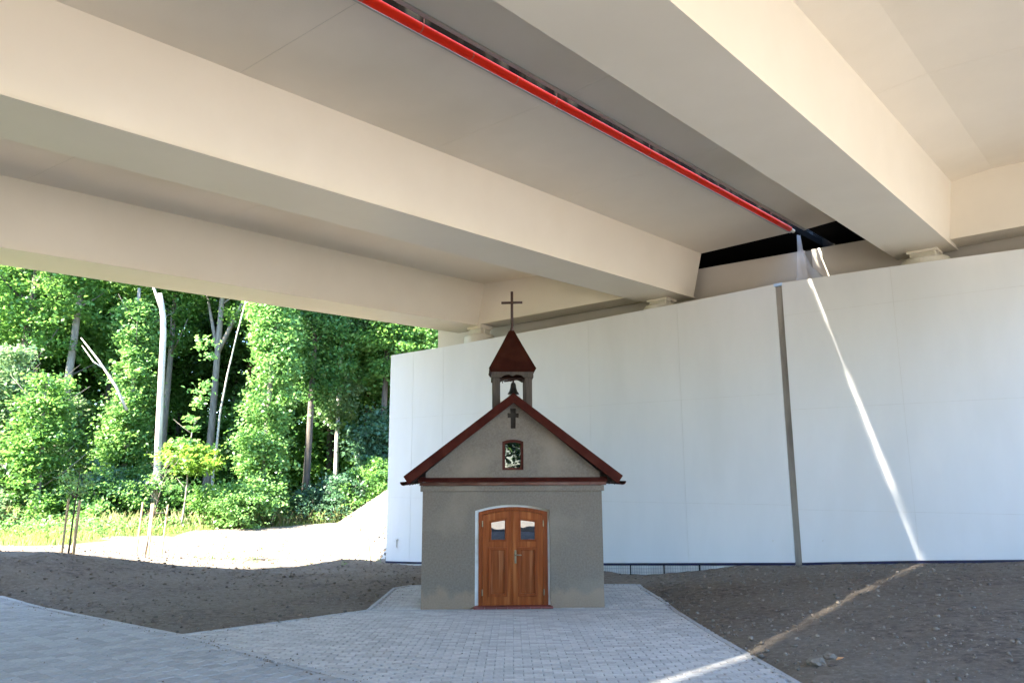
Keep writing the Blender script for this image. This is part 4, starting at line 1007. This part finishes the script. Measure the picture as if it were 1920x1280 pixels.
# young staked trees
def staked(x, y, stakes, hs, h, lean, label, seed, crown, names):
    g = np.random.default_rng(seed)
    e = empty('young_tree', (x, y, gz(x, y))); tag(e, label, 'young tree')
    m = MB(); m.tube([(0, 0, -.1), (lean * .4, 0, h * .4), (lean * .9, 0, h * .72), (lean * 1.3, 0, h)], [.022, .018, .013, .006], 7)
    for k in range(9):
        t = g.uniform(.55, .95); a = g.uniform(0, 6.28); p = Vector((lean * 1.25 * t, 0, h * t)); d = Vector((math.cos(a), math.sin(a) * .6, .75)) * crown * g.uniform(.6, 1.1)
        m.tube([p, p + d * .5, p + d + Vector((0, 0, .08))], [.008, .006, .003], 5)
    m.build('trunk', 'bark_dark', e)
    c = ell_points(h * .82, crown * 1.25, crown * 1.1, 34, g, .25) + np.array([lean * 1.1, 0, 0])
    leaf_cloud('crown', spray(c, [.15] * 34, 7, g), .08, 'leaf_bright', e, g)
    for k, (dx, dy) in enumerate(stakes):
        xx, yy = x + dx, y + dy
        so = MB(); so.tube([(0, 0, -.15), (0, 0, hs)], .025, 8)
        s_ = so.build('tree_stake', 'stake_wood'); s_.location = (xx, yy, gz(xx, yy)); s_.rotation_euler = (g.uniform(-.02, .02), g.uniform(.02, .06), 0)
        tag(s_, f'{names[k]} pale wooden stake around the {label.split(",")[0]}', 'stake', 'wooden stakes around the ' + label.split(',')[0])
    m = MB()
    zz = hs * .8
    ps = [Vector((dx, dy, zz)) for dx, dy in stakes] + [Vector((stakes[0][0], stakes[0][1], zz))]
    for a, b_ in zip(ps[:-1], ps[1:]): m.tube([a, b_], .008, 5)
    m.build('tie', 'tie_dark', e)
staked(-9.97, 16.85, [(-.10, -.08), (.0, .15), (.13, -.02)], 1.18, 1.9, .06, 'young tree nearest the left edge, tied to three stakes', 71, .35, ('leftmost', 'middle', 'rightmost'))
staked(-10.05, 20.5, [(-.05, -.35), (.25, -.3), (.3, .35), (-.1, .3)], 1.38, 2.5, .35, 'young crooked tree, tied to four stakes', 72, .55, ('front left', 'front right', 'back right', 'back left'))

# grass: short meadow, tall seeding grass by the trees, weeds
def blades(name, n, region, hmin, hmax, w, mat, seed, cond=None):
    g = np.random.default_rng(seed)
    x = g.uniform(region[0], region[1], n); y = g.uniform(region[2], region[3], n)
    j = np.array([noise.noise(Vector((a * .6, b_ * .6, 5))) for a, b_ in zip(x, y)])
    ok = inpoly(x + j, y + j, GRASS_EDGE)
    if cond is not None: ok &= cond(x, y)
    x, y = x[ok], y[ok]; n = len(x)
    patch = np.array([noise.noise(Vector((a * .35, b_ * .35, 2))) for a, b_ in zip(x, y)])
    h = (hmin + (hmax - hmin) * g.random(n)) * (1 + .5 * patch)
    a = g.uniform(0, 6.28, n); l = h * g.uniform(.1, .5, n)
    z = ground_np(x, y) - .03
    p = np.stack([x, y, z], 1); sd_ = np.stack([-np.sin(a), np.cos(a), np.zeros(n)], 1) * w
    mid = p + np.stack([np.cos(a) * l * .35, np.sin(a) * l * .35, h * .6], 1); tip = p + np.stack([np.cos(a) * l, np.sin(a) * l, h], 1)
    v = np.stack([p - sd_, p + sd_, mid + sd_ * .8, tip], 1); v2 = np.stack([p - sd_, mid + sd_ * .8, tip, mid - sd_ * .8], 1)
    V = np.stack([p - sd_, p + sd_, mid + sd_ * .7, tip, mid - sd_ * .7], 1).reshape(-1, 3)
    F = np.arange(5 * n).reshape(n, 5)
    o = bpy.data.objects.new(name, np_mesh(name, V, F, mat)); col.objects.link(o); tag(o, kind='stuff')
blades('grass', 60000, (-30, -3, 15, 37), .10, .30, .012, 'grass_blade', 81)
blades('tall_grass', 15000, (-28, -4, 26, 37), .35, .85, .009, 'grass_tall', 82, lambda x, y: (y > 31.5 - (x < -15) * 2.0))
gw = np.random.default_rng(90)
c = np.stack([gw.uniform(-28, -5, 620), gw.uniform(25.5, 37, 620), np.zeros(620)], 1)
c = c[inpoly(c[:, 0], c[:, 1], GRASS_EDGE)]; c[:, 2] = ground_np(c[:, 0], c[:, 1]) + .3
o = leaf_cloud('weeds', spray(c, gw.uniform(.4, .9, len(c)), 30, gw), .11, 'leaf_bright', None, gw); tag(o, kind='stuff')
# sparse weeds on the sunlit earth
c = np.stack([gw.uniform(-9.5, -4.4, 90), gw.uniform(20.5, 31, 90), np.zeros(90)], 1); c[:, 2] = ground_np(c[:, 0], c[:, 1]) + .05
c = np.concatenate([c, [[-3.95, 22.3, gz(-3.95, 22.3) + .06], [-4.25, 22.0, gz(-4.25, 22.0) + .04]]])
o = leaf_cloud('seedlings', spray(c, gw.uniform(.08, .22, len(c)), 12, gw), .05, 'leaf_mid', None, gw); tag(o, kind='stuff')
